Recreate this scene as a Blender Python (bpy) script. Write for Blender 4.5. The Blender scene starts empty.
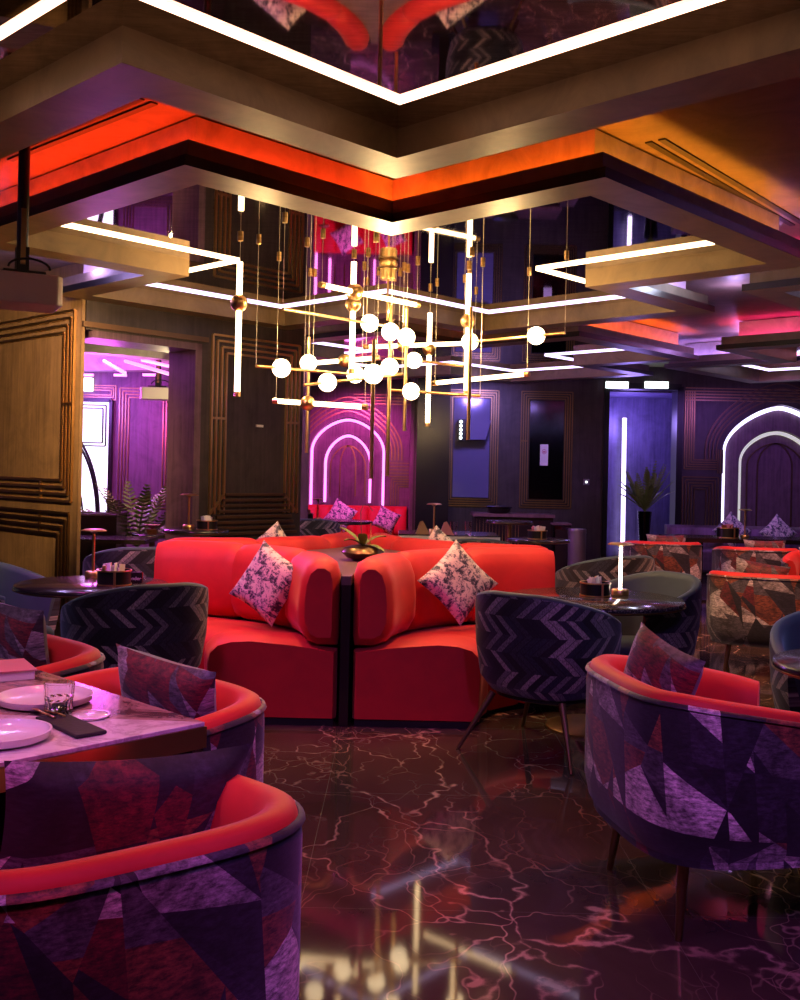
import bpy, math, random
from mathutils import Vector, Matrix
random.seed(7)
S = bpy.context.scene
COL = S.collection
PI = math.pi
# ------------------------------------------------------------------ camera
F, HZ, ROLL, H = 1012.0, 471.3, 0.022, 1.45
cam = bpy.data.cameras.new('camera'); camo = bpy.data.objects.new('camera', cam); COL.objects.link(camo)
cam.sensor_fit = 'VERTICAL'; cam.sensor_height = 36; cam.lens = 36 * F / 1000
cam.shift_y = (HZ - 500) / 1000
camo.matrix_world = Matrix.Translation((0, 0, H)) @ Matrix.Rotation(PI / 2, 4, 'X') @ Matrix.Rotation(ROLL, 4, 'Z')
cam.clip_start = .05
S.camera = camo
S.view_settings.view_transform = 'Standard'; S.view_settings.look = 'None'
S.view_settings.gamma = 1; S.view_settings.use_curve_mapping = False
S.view_settings.exposure = 0.55
S.cycles.max_bounces = 7; S.cycles.diffuse_bounces = 3; S.cycles.glossy_bounces = 5
S.cycles.sample_clamp_indirect = 4.0; S.cycles.caustics_reflective = False; S.cycles.caustics_refractive = False
S.cycles.blur_glossy = 1.0
_c, _s = math.cos(ROLL), math.sin(ROLL)
def unr(x, y):
    dx, dy = x - 400, y - HZ
    return _c * dx + _s * dy, -_s * dx + _c * dy
def at(x, y, D):            # where a sight line meets the depth D
    a, b = unr(x, y)
    return Vector((a * D / F, D, H - b * D / F))
def on(x, y, Z):            # where a sight line meets the height Z
    a, b = unr(x, y)
    D = (H - Z) * F / b
    return Vector((a * D / F, D, Z))

# ------------------------------------------------------------------ materials
def new_mat(name):
    m = bpy.data.materials.new(name); m.use_nodes = True
    nt = m.node_tree
    return m, nt, nt.nodes['Principled BSDF']
def setp(b, **k):
    for n, v in k.items():
        n = n.replace('_', ' ')
        if n in b.inputs:
            b.inputs[n].default_value = (*v, 1) if isinstance(v, tuple) and len(v) == 3 else v
class N:
    def __init__(s, nt): s.nt = nt
    def n(s, t, **k):
        x = s.nt.nodes.new(t)
        for a, v in k.items(): setattr(x, a, v)
        return x
    def l(s, a, b): s.nt.links.new(a, b)
    def put(s, sock, v):
        if isinstance(v, bpy.types.NodeSocket): s.l(v, sock)
        else: sock.default_value = v
    def math(s, op, a, b=0.0, c=0.0):
        x = s.n('ShaderNodeMath', operation=op)
        s.put(x.inputs[0], a); s.put(x.inputs[1], b)
        s.put(x.inputs[2], c)
        return x.outputs[0]
    def mapping(s, src, scale=(1, 1, 1), rot=(0, 0, 0), loc=(0, 0, 0)):
        x = s.n('ShaderNodeMapping'); s.l(src, x.inputs[0])
        x.inputs['Scale'].default_value = scale; x.inputs['Rotation'].default_value = rot; x.inputs['Location'].default_value = loc
        return x.outputs[0]
    def coord(s, o='Object'): return s.n('ShaderNodeTexCoord').outputs[o]
    def noise(s, vec, scale, detail=3, rough=.5, dist=0, out='Fac'):
        x = s.n('ShaderNodeTexNoise'); s.l(vec, x.inputs['Vector'])
        x.inputs['Scale'].default_value = scale; x.inputs['Detail'].default_value = detail
        x.inputs['Roughness'].default_value = rough; x.inputs['Distortion'].default_value = dist
        return x.outputs[out]
    def ramp(s, fac, stops, interp='LINEAR'):
        x = s.n('ShaderNodeValToRGB'); x.color_ramp.interpolation = interp
        e = x.color_ramp.elements
        while len(e) < len(stops): e.new(.5)
        for i, (p, c) in enumerate(stops): e[i].position = p; e[i].color = (*c, 1)
        s.l(fac, x.inputs[0]); return x.outputs[0]
    def mix(s, f, a, b, blend='MIX'):
        x = s.n('ShaderNodeMix', data_type='RGBA', blend_type=blend)
        s.put(x.inputs[0], f)
        for i, v in ((6, a), (7, b)):
            if isinstance(v, tuple): x.inputs[i].default_value = (*v, 1)
            else: s.l(v, x.inputs[i])
        return x.outputs[2]
    def bump(s, h, strength, dist=.01):
        x = s.n('ShaderNodeBump'); s.l(h, x.inputs['Height'])
        x.inputs['Strength'].default_value = strength; x.inputs['Distance'].default_value = dist
        return x.outputs[0]
def simple(name, col, rough=.5, metal=0, vary=.12, nscale=8, bump=0, **k):
    m, nt, b = new_mat(name); g = N(nt)
    v = g.noise(g.coord(), nscale, 4, .6)
    c = g.mix(v, tuple(x * (1 - vary) for x in col), tuple(min(1, x * (1 + vary)) for x in col))
    g.l(c, b.inputs['Base Color']); setp(b, Roughness=rough, Metallic=metal, **k)
    if bump: g.l(g.bump(v, bump), b.inputs['Normal'])
    return m
def emit(name, col, st):
    m, nt, b = new_mat(name)
    setp(b, Base_Color=(0.8, 0.8, 0.8), Emission_Color=col, Emission_Strength=st, Roughness=.4)
    return m
def velvet(name, col, sheen=(1, .5, .5), sw=.35):
    m, nt, b = new_mat(name); g = N(nt)
    v = g.noise(g.coord(), 5, 4, .6, .6)
    c = g.mix(v, tuple(x * .72 for x in col), tuple(min(1, x * 1.2) for x in col))
    g.l(c, b.inputs['Base Color']); setp(b, Roughness=.62, Sheen_Weight=sw, Sheen_Roughness=.35, Sheen_Tint=sheen)
    g.l(g.bump(g.noise(g.coord(), 300, 2), .08, .002), b.inputs['Normal'])
    return m
M = {}
M['red'] = velvet('red velvet', (.62, .022, .018), (1, .45, .4))
M['blue'] = velvet('slate velvet', (.05, .075, .10), (.5, .7, .9), .5)
M['brass'] = simple('brass', (.86, .56, .24), .30, 1)
M['brass_dull'] = simple('dull brass', (.30, .19, .09), .34, 1)
M['bronze_rib'] = simple('bronze moulding', (.17, .10, .06), .38, .8)
M['black'] = simple('black metal', (.012, .011, .012), .35, .3)
M['dark'] = simple('dark lacquer', (.02, .014, .016), .18)
M['plinth'] = simple('plinth black', (.01, .008, .008), .5)
M['white'] = simple('white ceramic', (.78, .74, .76), .18, vary=.03)
M['paper'] = simple('white paper', (.8, .76, .74), .7, vary=.05)
M['napkin'] = simple('black linen', (.018, .015, .02), .8, bump=.2, nscale=60)
M['cord'] = simple('steel wire', (.75, .66, .52), .4, .4)
M['leaf'] = simple('leaf green', (.17, .24, .05), .45, vary=.5, nscale=14)
M['stalk'] = simple('brown stalk', (.12, .08, .04), .6)
M['pot'] = simple('bronze pot', (.16, .10, .05), .28, .9)
M['projector_white'] = simple('projector shell', (.62, .55, .52), .45, vary=.03)
M['grille'] = simple('grille grey', (.03, .035, .05), .5)
M['rose'] = simple('pink paper', (.6, .2, .25), .6)
M['rust'] = simple('brown glaze', (.22, .07, .03), .3)
M['binmetal'] = simple('brushed steel', (.35, .3, .4), .35, .8)
def m_glass():
    m, nt, b = new_mat('cut glass'); setp(b, Base_Color=(1, 1, 1), Roughness=.02, Transmission_Weight=1.0, IOR=1.45)
    return m
M['glass'] = m_glass()
def m_plaster(name, col, rough=.42, gloss=.35):
    m, nt, b = new_mat(name); g = N(nt); co = g.coord()
    v = g.noise(g.mapping(co, (1, 1, 1)), 3.2, 6, .65, 1.2)
    c = g.mix(g.ramp(v, [(.3, (0, 0, 0)), (.7, (1, 1, 1))]), tuple(x * .72 for x in col), tuple(min(1, x * 1.25) for x in col))
    g.l(c, b.inputs['Base Color']); setp(b, Roughness=rough, Specular_IOR_Level=gloss)
    return m
M['ceiling'] = m_plaster('ceiling paint', (.20, .15, .11), .55)
M['soffit'] = m_plaster('soffit paint', (.27, .18, .09), .42, .5)
M['lip_paint'] = m_plaster('cove lip paint', (.13, .10, .08), .6)
M['cove_paint'] = m_plaster('cove paint', (.42, .38, .34), .6)
def m_wall(name, col, metal=.35, rough=.42):
    m, nt, b = new_mat(name); g = N(nt); co = g.coord()
    a = g.noise(g.mapping(co, (14, 14, .9)), 2.0, 5, .6)
    c2 = g.noise(co, 2.2, 5, .7, 1.5)
    f = g.math('ADD', g.math('MULTIPLY', a, .5), g.math('MULTIPLY', c2, .5))
    c = g.mix(g.ramp(f, [(.35, (0, 0, 0)), (.65, (1, 1, 1))]), tuple(x * .6 for x in col), tuple(x * 1.35 for x in col))
    g.l(c, b.inputs['Base Color']); setp(b, Roughness=rough, Metallic=metal)
    return m
M['wall_gold'] = m_wall('bronze wallcovering', (.26, .16, .075), .3, .45)
M['wall_dark'] = m_wall('dark wallcovering', (.055, .040, .042), .2, .45)
M['wall_violet'] = m_wall('violet wall paint', (.15, .12, .26), .1, .35)
M['wall_plum'] = m_wall('plum wallcovering', (.16, .09, .13), .2, .5)
def m_mirror(name, col, rough):
    m, nt, b = new_mat(name); g = N(nt)
    v = g.noise(g.mapping(g.coord(), (1, 6, 1)), 3.0, 6, .7, 2.0)
    c = g.mix(g.ramp(v, [(.4, (0, 0, 0)), (.62, (1, 1, 1))]), tuple(x * .72 for x in col), col)
    g.l(c, b.inputs['Base Color']); setp(b, Roughness=rough, Metallic=1)
    return m
M['mirror'] = m_mirror('smoked mirror', (.78, .70, .68), .03)
M['panel_glass'] = simple('blue back-painted glass', (.20, .18, .36), .12, .2, nscale=2)
M['panel_glass_dark'] = m_mirror('dark smoked glass', (.10, .10, .16), .10)
def m_floor():
    m, nt, b = new_mat('brown marble'); g = N(nt); co = g.coord()
    warp = g.n('ShaderNodeVectorMath', operation='ADD')
    nz = g.noise(g.mapping(co, (1, 1, 1)), 1.1, 4, .6, 0, 'Color')
    sc = g.n('ShaderNodeVectorMath', operation='SCALE'); g.l(nz, sc.inputs[0]); sc.inputs['Scale'].default_value = .8
    g.l(co, warp.inputs[0]); g.l(sc.outputs[0], warp.inputs[1]); w = warp.outputs[0]
    def veins(scale, rot, stretch, width, seed):
        vo = g.n('ShaderNodeTexVoronoi', feature='DISTANCE_TO_EDGE')
        g.l(g.mapping(w, stretch, (0, 0, rot), (seed, seed * 2, 0)), vo.inputs['Vector']); vo.inputs['Scale'].default_value = scale
        d = g.noise(co, 18, 5, .65)
        e = g.math('ADD', vo.outputs['Distance'], g.math('MULTIPLY', g.math('SUBTRACT', d, .5), .022))
        return g.ramp(e, [(0, (1, 1, 1)), (width, (0, 0, 0))])
    mask = g.ramp(g.noise(co, .9, 3, .6), [(.42, (0, 0, 0)), (.62, (1, 1, 1))])
    mask2 = g.ramp(g.noise(g.mapping(co, loc=(3, 9, 0)), 1.6, 3, .6), [(.45, (0, 0, 0)), (.65, (1, 1, 1))])
    v1 = g.mix(1.0, veins(.85, .5, (1, .55, 1), .005, 1.3), g.ramp(g.noise(co, 1.7, 3), [(.4, (.15, .15, .15)), (.6, (1, 1, 1))]), 'MULTIPLY')
    v2 = g.mix(1.0, veins(2.6, -.7, (1, .7, 1), .010, 4.1), mask, 'MULTIPLY')
    v3 = g.mix(1.0, veins(5.5, .9, (1, .5, 1), .02, 8.4), mask2, 'MULTIPLY')
    va = g.mix(1.0, g.mix(1.0, v1, v2, 'SCREEN'), g.mix(.45, (0, 0, 0), v3), 'SCREEN')
    base = g.mix(g.noise(co, 1.8, 6, .65, 1.0), (.022, .015, .013), (.085, .058, .046))
    g.l(g.mix(va, base, (.48, .31, .23)), b.inputs['Base Color'])
    br = g.n('ShaderNodeTexBrick'); g.l(g.mapping(co, (1, 1, 1), (0, 0, .0), (.3, .25, 0)), br.inputs['Vector'])
    br.offset = 0; br.inputs['Scale'].default_value = 1; br.inputs['Mortar Size'].default_value = .0012
    br.inputs['Brick Width'].default_value = 1.2; br.inputs['Row Height'].default_value = 1.2
    g.l(g.math('ADD', .055, g.math('MULTIPLY', br.outputs['Fac'], .4)), b.inputs['Roughness'])
    setp(b, Specular_IOR_Level=.20)
    return m
M['floor'] = m_floor()
def tri_random(g, uv, s, rot, seed):
    v = g.mapping(uv, (s, s, 1), (0, 0, rot), (seed, seed * 1.7, 0))
    sx = g.n('ShaderNodeSeparateXYZ'); g.l(v, sx.inputs[0])
    p = g.math('ADD', sx.outputs[0], g.math('MULTIPLY', sx.outputs[1], .55)); q = sx.outputs[1]
    t = g.math('GREATER_THAN', g.math('ADD', g.math('FRACT', p), g.math('FRACT', q)), 1.0)
    cx = g.n('ShaderNodeCombineXYZ'); g.l(g.math('FLOOR', p), cx.inputs[0]); g.l(g.math('FLOOR', q), cx.inputs[1]); g.l(t, cx.inputs[2])
    wn = g.n('ShaderNodeTexWhiteNoise', noise_dimensions='3D'); g.l(cx.outputs[0], wn.inputs['Vector'])
    return wn.outputs['Value']
def m_patch(name, scale=5.0, hot=0.0):
    m, nt, b = new_mat(name); g = N(nt); uv = g.coord('UV')
    r1 = tri_random(g, uv, scale, .15, 3.3); r2 = tri_random(g, uv, scale * .62, -.5, 7.9); r3 = tri_random(g, uv, scale * 1.4, .9, 1.1)
    pal = [(0, (.012, .012, .018)), (.18, (.16, .015, .02)), (.32, (.035, .03, .05)), (.46, (.26, .07, .035)),
           (.56, (.10, .09, .11)), (.68, (.02, .018, .03)), (.76, (.34, .30, .33)), (.88, (.66, .58, .58))]
    c1 = g.ramp(r1, pal, 'CONSTANT'); c2 = g.ramp(r2, pal, 'CONSTANT')
    c = g.mix(g.math('GREATER_THAN', r3, .55), c1, c2)
    wear = g.noise(g.mapping(uv, (22, 60, 1)), 1.6, 6, .75)
    sm = g.noise(uv, 7, 5, .7, 1.0)
    f = g.math('MULTIPLY', g.ramp(wear, [(.38, (.22, .22, .22)), (.62, (1.5, 1.5, 1.5))]), g.ramp(sm, [(.35, (.25, .25, .25)), (.6, (1, 1, 1))]))
    c = g.mix(1.0, c, f, 'MULTIPLY')
    g.l(c, b.inputs['Base Color']); setp(b, Roughness=.6, Sheen_Weight=.25, Sheen_Tint=(.8, .8, 1))
    g.l(g.bump(wear, .25, .002), b.inputs['Normal'])
    return m
M['patch'] = m_patch('patchwork velvet', 4.2)
M['patch_pillow'] = m_patch('patchwork pillow cloth', 4.6)
def m_chevron():
    m, nt, b = new_mat('chevron weave'); g = N(nt); uv = g.coord('UV')
    sx = g.n('ShaderNodeSeparateXYZ'); g.l(uv, sx.inputs[0]); u, v = sx.outputs[0], sx.outputs[1]
    per = .185
    uu = g.math('DIVIDE', g.math('ADD', v, 10.0), per)
    zig = g.math('ABSOLUTE', g.math('SUBTRACT', g.math('FRACT', uu), .5))
    col = g.math('FLOOR', g.math('MULTIPLY', uu, 2.0))
    w = g.math('DIVIDE', g.math('ADD', g.math('ADD', u, 5.0), g.math('MULTIPLY', zig, .20)), .043)
    row = g.math('FLOOR', w)
    cx = g.n('ShaderNodeCombineXYZ'); g.l(row, cx.inputs[0]); g.l(g.math('MULTIPLY', col, .37), cx.inputs[1])
    wn = g.n('ShaderNodeTexWhiteNoise', noise_dimensions='3D'); g.l(cx.outputs[0], wn.inputs['Vector'])
    c = g.ramp(wn.outputs['Value'], [(0, (.012, .012, .018)), (.3, (.045, .045, .06)), (.5, (.26, .23, .24)), (.68, (.03, .035, .055)), (.84, (.50, .42, .38))], 'CONSTANT')
    edge = g.ramp(g.math('ABSOLUTE', g.math('SUBTRACT', g.math('FRACT', w), .5)), [(.40, (1, 1, 1)), (.49, (.1, .1, .1))])
    st = g.noise(g.mapping(uv, (110, 60, 1), (0, 0, .6)), 1.2, 5, .7)
    c = g.mix(1.0, g.mix(1.0, c, edge, 'MULTIPLY'), g.ramp(st, [(.36, (.2, .2, .2)), (.62, (1, 1, 1))]), 'MULTIPLY')
    g.l(c, b.inputs['Base Color']); setp(b, Roughness=.55, Sheen_Weight=.2, Sheen_Tint=(.8, .8, 1))
    g.l(g.bump(st, .2, .002), b.inputs['Normal'])
    return m
M['chevron'] = m_chevron()
def m_floral():
    m, nt, b = new_mat('floral cushion cloth'); g = N(nt); uv = g.coord('UV')
    a = g.noise(uv, 17, 7, .72, .7); c2 = g.noise(g.mapping(uv, loc=(4, 2, 0)), 40, 6, .7, 1.0)
    f = g.math('ADD', g.math('MULTIPLY', a, .65), g.math('MULTIPLY', c2, .35))
    c = g.ramp(f, [(.44, (.04, .045, .06)), (.48, (.22, .21, .24)), (.52, (.78, .70, .60)), (.7, (.85, .78, .68))])
    g.l(c, b.inputs['Base Color']); setp(b, Roughness=.7)
    return m
M['floral'] = m_floral()
def m_wood():
    m, nt, b = new_mat('dark ash'); g = N(nt); co = g.coord()
    v = g.noise(g.mapping(co, (40, 3, 40), (0, 0, .78)), 1.0, 5, .6)
    g.l(g.mix(v, (.09, .055, .05), (.22, .14, .12)), b.inputs['Base Color']); setp(b, Roughness=.34)
    return m
M['wood'] = m_wood()
def m_speckle():
    m, nt, b = new_mat('speckled stone'); g = N(nt); co = g.coord()
    v = g.noise(co, 95, 2, .6)
    g.l(g.ramp(v, [(.55, (.02, .018, .022)), (.72, (.35, .30, .26))]), b.inputs['Base Color']); setp(b, Roughness=.12)
    return m
M['stone_dark'] = m_speckle()
def m_tabletop():
    m, nt, b = new_mat('inlaid marble top'); g = N(nt); uv = g.coord()
    # white marble with a dark diagonal inlay
    v = g.noise(uv, 3, 8, .7, 1.8)
    sx = g.n('ShaderNodeSeparateXYZ'); g.l(uv, sx.inputs[0])
    u_ = g.math('ADD', sx.outputs[0], 1.0); v_ = g.math('ADD', sx.outputs[1], .45)
    inlay = g.math('MULTIPLY', g.math('LESS_THAN', v_, g.math('MULTIPLY', u_, .85)), g.math('LESS_THAN', g.math('ADD', v_, g.math('MULTIPLY', u_, .6)), .85))
    light = g.mix(g.ramp(v, [(.44, (0, 0, 0)), (.5, (1, 1, 1)), (.56, (0, 0, 0))]), (.72, .66, .68), (.50, .42, .44))
    drk = g.mix(g.ramp(v, [(.40, (0, 0, 0)), (.5, (1, 1, 1)), (.6, (0, 0, 0))]), (.10, .06, .05), (.45, .3, .25))
    g.l(g.mix(inlay, light, drk), b.inputs['Base Color']); setp(b, Roughness=.1)
    return m
M['tabletop'] = m_tabletop()
# lights that show
M['bulb'] = emit('warm globe', (1, .74, .42), 6)
M['tube'] = emit('warm tube', (1, .68, .34), 5)
M['neon_warm'] = emit('warm strip', (1, .56, .36), 3)
M['neon_gold'] = emit('gold strip', (1, .72, .40), 3.5)
M['neon_lilac'] = emit('lilac strip', (.68, .56, 1), 2.2)
M['neon_pink'] = emit('pink strip', (1, .30, .50), 2.2)
M['led_red'] = emit('red cove led', (1, .045, .006), 40)
M['led_orange'] = emit('orange cove led', (1, .12, .006), 45)
M['led_amber'] = emit('amber cove led', (1, .30, .02), 26)
M['led_purple'] = emit('purple cove led', (.42, .22, 1), 45)
M['led_magenta'] = emit('magenta cove led', (1, .02, .22), 30)
M['arch_lilac'] = emit('arch strip lilac', (.66, .62, 1), 2.0)
M['arch_gold'] = emit('arch strip pale', (.62, .66, .50), .5)
M['arch_pink'] = emit('arch strip pink', (1, .22, .85), 1.6)
M['white_glow'] = emit('white lit panel', (.86, .84, 1), 1.3)
M['exit_glow'] = emit('lit sign', (.85, 1, .95), 2)
M['candle'] = emit('lamp glow', (1, .80, .66), 12)

# ------------------------------------------------------------------ mesh helpers
class MB:
    def __init__(s): s.v = []; s.f = []; s.uv = []
    def add(s, vs, fs, uvs=None):
        o = len(s.v); s.v += [tuple(v) for v in vs]
        s.uv += list(uvs) if uvs else [(v[0], v[1]) for v in vs]
        s.f += [tuple(i + o for i in f) for f in fs]
        return s
    def box(s, x0, y0, z0, x1, y1, z1):
        vs = [(x0,y0,z0),(x1,y0,z0),(x1,y1,z0),(x0,y1,z0),(x0,y0,z1),(x1,y0,z1),(x1,y1,z1),(x0,y1,z1)]
        return s.add(vs, [(3,2,1,0),(4,5,6,7),(0,1,5,4),(1,2,6,5),(2,3,7,6),(3,0,4,7)])
    def obox(s, a, b, w, h, up=Vector((0, 0, 1))):   # bar from a to b, w wide, h high
        a, b = Vector(a), Vector(b); d = (b - a).normalized()
        if abs(d.dot(up)) > .99: up = Vector((0, 1, 0))
        sd = d.cross(up).normalized() * (w / 2); u = sd.cross(d).normalized() * (h / 2)
        vs = [a-sd-u, a+sd-u, a+sd+u, a-sd+u, b-sd-u, b+sd-u, b+sd+u, b-sd+u]
        return s.add(vs, [(0,1,2,3),(7,6,5,4),(0,4,5,1),(1,5,6,2),(2,6,7,3),(3,7,4,0)])
    def tube(s, pts, r, n=10, cap=True):
        pts = [Vector(p) for p in pts]; rs = r if isinstance(r, (list, tuple)) else [r] * len(pts)
        vs = []; fs = []
        ref = Vector((0, 0, 1)) if abs((pts[-1] - pts[0]).normalized().z) < .9 else Vector((1, 0, 0))
        for i, p in enumerate(pts):
            d = (pts[min(i + 1, len(pts) - 1)] - pts[max(i - 1, 0)]).normalized()
            a = d.cross(ref).normalized(); b = d.cross(a)
            for k in range(n):
                t = 2 * PI * k / n; vs.append(p + (a * math.cos(t) + b * math.sin(t)) * rs[i])
        for i in range(len(pts) - 1):
            for k in range(n):
                fs.append((i*n+k, i*n+(k+1) % n, (i+1)*n+(k+1) % n, (i+1)*n+k))
        if cap: fs += [tuple(range(n))[::-1], tuple(range((len(pts)-1)*n, len(pts)*n))]
        return s.add(vs, fs)
    def lathe(s, prof, c=(0, 0, 0), n=28, uvs=False):
        vs = []; fs = []; m = len(prof)
        for k in range(n):
            t = 2 * PI * k / n
            for r, z in prof: vs.append((c[0] + r * math.cos(t), c[1] + r * math.sin(t), c[2] + z))
        for k in range(n):
            for j in range(m - 1):
                a, b = k * m + j, ((k + 1) % n) * m + j
                fs.append((a, b, b + 1, a + 1))
        return s.add(vs, fs)
    def sphere(s, c, r, n=20):
        return s.lathe([(max(1e-4, r * math.sin(PI * i / 12)), -r * math.cos(PI * i / 12)) for i in range(13)], c, n)
    def prism(s, poly, z0, z1, fm=None):
        n = len(poly); vs = [(x, y, z0) for x, y in poly] + [(x, y, z1) for x, y in poly]
        if fm: vs = [fm(*v) for v in vs]
        fs = [tuple(range(n))[::-1], tuple(range(n, 2 * n))] + [(i, (i + 1) % n, n + (i + 1) % n, n + i) for i in range(n)]
        return s.add(vs, fs)
    def build(s, name, mat, parent=None, smooth=False, bevel=0, label=None, cat=None, group=None, kind=None):
        me = bpy.data.meshes.new(name); me.from_pydata(s.v, [], s.f)
        uvl = me.uv_layers.new(name='UVMap')
        for lp in me.loops: uvl.data[lp.index].uv = s.uv[lp.vertex_index]
        me.materials.append(M[mat])
        me.validate(); me.update()
        if smooth:
            for p in me.polygons: p.use_smooth = True
            try: me.set_sharp_from_angle(angle=math.radians(62))
            except Exception: pass
        o = bpy.data.objects.new(name, me); COL.objects.link(o)
        if parent: o.parent = parent
        if bevel:
            b = o.modifiers.new('bevel', 'BEVEL'); b.width = bevel; b.segments = 2; b.limit_method = 'ANGLE'
        tag(o, label, cat, group, kind)
        return o
def tag(o, label=None, cat=None, group=None, kind=None):
    if label: o['label'] = label
    if cat: o['category'] = cat
    if group: o['group'] = group
    if kind: o['kind'] = kind
    return o
def thing(name, label, cat, loc=(0, 0, 0), rz=0, group=None):
    o = bpy.data.objects.new(name, None); COL.objects.link(o); o.location = loc; o.rotation_euler = (0, 0, rz)
    o.empty_display_size = .1
    return tag(o, label, cat, group)
def kids(o): return [c for c in bpy.data.objects if c.parent == o]
def dup(root, loc, rz, label, group=None):
    def cp(o, par):
        c = o.copy(); COL.objects.link(c)
        if par: c.parent = par
        for k in kids(o): cp(k, c)
        return c
    ks = kids(root)
    r = root.copy(); COL.objects.link(r); r.location = loc; r.rotation_euler = (0, 0, rz); r['label'] = label
    if group: r['group'] = group
    for k in ks: cp(k, r)
    return r
def struct(mb, name, mat, smooth=False, bevel=0, parent=None):
    return mb.build(name, mat, parent, smooth, bevel, kind=None if parent else 'structure')

# ------------------------------------------------------------------ room shell
TH = .8109
E1 = Vector((math.cos(TH), math.sin(TH))); E2 = Vector((-math.sin(TH), math.cos(TH)))
CC = Vector((-.115, 7.2215)); B, G, W, SI, L = 1.2203, .5804, .2203, .254, 2.5571
ZS, ZM, ZF, ZL, ZC = H + 1.35, H + 1.4756, H + 1.40, H + 1.483, H + 1.66
m = MB(); m.box(-9, -4, -.06, 11, 24, 0); struct(m, 'floor', 'floor')
m = MB(); m.box(-9, -4, ZC, 11, 24, ZC + .1); struct(m, 'ceiling', 'ceiling')
def plus(Bv, Lv): return [(-Bv,-Bv),(-Lv,-Bv),(-Lv,Bv),(-Bv,Bv),(-Bv,Lv),(Bv,Lv),(Bv,Bv),(Lv,Bv),(Lv,-Bv),(Bv,-Bv),(Bv,-Lv),(-Bv,-Lv)]
def module(c, idx, cove, neon, name):
    c = Vector(c)
    def P(q, z): p = c + E1 * q[0] + E2 * q[1]; return (p.x, p.y, z)
    root = bpy.data.objects.new('trim_%d' % idx, None); COL.objects.link(root); root['kind'] = 'structure'
    o, i, l = plus(B, L), plus(B - W, L - W), plus(B - .04, L - .04)
    led = plus(B - .11, L - .11); led2 = plus(B - .14, L - .14)
    n1, n2 = plus(B - W - SI, L - W - SI), plus(B - W - SI + .020, L - W - SI + .020)
    top_in = plus(B - .17, L - .17)
    def ring(mb, a, za, b, zb):
        vs = [P(q, za) for q in a] + [P(q, zb) for q in b]
        mb.add(vs, [(k, (k+1) % 12, 12+(k+1) % 12, 12+k) for k in range(12)])
    mb = MB(); ring(mb, o, ZS, i, ZS); ring(mb, i, ZS, i, ZC - .01)
    struct(mb, 'soffit', 'soffit', parent=root)
    mb = MB(); ring(mb, o, ZF, top_in, ZF); ring(mb, top_in, ZF, top_in, ZC - .01); struct(mb, 'ledge', 'cove_paint', parent=root)
    mb = MB(); ring(mb, o, ZS, o, ZF); struct(mb, 'shadow_gap', 'black', parent=root)
    mb = MB(); ring(mb, l, ZF, l, ZL); l2 = plus(B - .055, L - .055); ring(mb, l2, ZL, l2, ZF); ring(mb, l, ZL, l2, ZL)
    struct(mb, 'cove_lip', 'lip_paint', parent=root)
    mb = MB(); mb.add([P(q, ZM) for q in i], [tuple(range(12))]); struct(mb, 'mirror_panel', 'mirror', parent=root)
    for k in range(12):
        k2 = (k + 1) % 12
        cm = cove(k)
        if cm:
            mb = MB(); mb.add([P(led[k], ZF + .012), P(led[k2], ZF + .012), P(led2[k2], ZF + .012), P(led2[k], ZF + .012)], [(0, 1, 2, 3)])
            struct(mb, 'cove_light', cm, parent=root)
        nm = neon(k)
        if nm:
            mb = MB(); a, b2, c2, d2 = n1[k], n1[k2], n2[k2], n2[k]
            vs = [P(q, ZM - .016) for q in (a, b2, c2, d2)] + [P(q, ZM - .002) for q in (a, b2, c2, d2)]
            mb.add(vs, [(3,2,1,0),(0,1,5,4),(1,2,6,5),(2,3,7,6),(3,0,4,7)])
            struct(mb, 'light_strip', nm, parent=root)
    return root
# edges: 0 notch->near-left arm, 1 end of that arm, 2 its far side, 3/4/5 far-left arm ... 11 near notch->near-right arm
V1 = Vector((L + B + G, 2 * B + G)); V2 = Vector((-V1.y, V1.x))
def ctr(a, b): q = V1 * a + V2 * b; return CC + E1 * q.x + E2 * q.y
module(ctr(0, 0), 1, lambda k: {0: 'led_red', 1: 'led_red', 11: 'led_orange', 10: 'led_amber', 9: 'led_purple', 8: 'led_purple', 2: 'led_purple', 3: 'led_purple'}.get(k),
       lambda k: None if k in (1, 10) else 'neon_gold' if k in (0, 2, 9, 11, 3, 8) else 'neon_lilac', 'over the booth')
module(ctr(-1, 0), 2, lambda k: None, lambda k: 'neon_warm', 'near')
module(ctr(1, 0), 3, lambda k: {0: 'led_red', 11: 'led_orange', 10: 'led_orange', 1: 'led_magenta'}.get(k, 'led_purple'), lambda k: None if k in (1, 10) else 'neon_lilac', 'far')
module(ctr(0, -1), 4, lambda k: {3: 'led_magenta', 4: 'led_magenta'}.get(k, 'led_purple'), lambda k: 'neon_pink' if k in (2, 3) else 'neon_lilac', 'right')
module(ctr(1, -1), 5, lambda k: {2: 'led_red', 1: 'led_magenta', 0: 'led_magenta'}.get(k, 'led_purple'), lambda k: 'neon_pink' if k in (2, 3) else 'neon_lilac', 'far right')
module(ctr(-1, 1), 6, lambda k: 'led_purple', lambda k: 'neon_warm', 'left')
module(ctr(-1, -1), 7, lambda k: None, lambda k: 'neon_lilac', 'behind')

# walls. corner A of the left walls
A = Vector((-2.63, 8.28))
def slab(mb, p0, p1, z0, z1, th):       # thickness goes to the left of p0->p1
    p0, p1 = Vector(p0), Vector(p1); d = (p1 - p0).normalized(); n = Vector((-d.y, d.x)) * th
    q = [p0, p1, p1 + n, p0 + n]
    mb.prism([(a.x, a.y) for a in q], z0, z1)
    return mb
ZT = ZC
# golden wall at the left, seen at a slant
m = MB(); p0 = A + E2 * 4.5; slab(m, p0, A, 0, ZT, .03); struct(m, 'wall_left', 'wall_gold')
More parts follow.
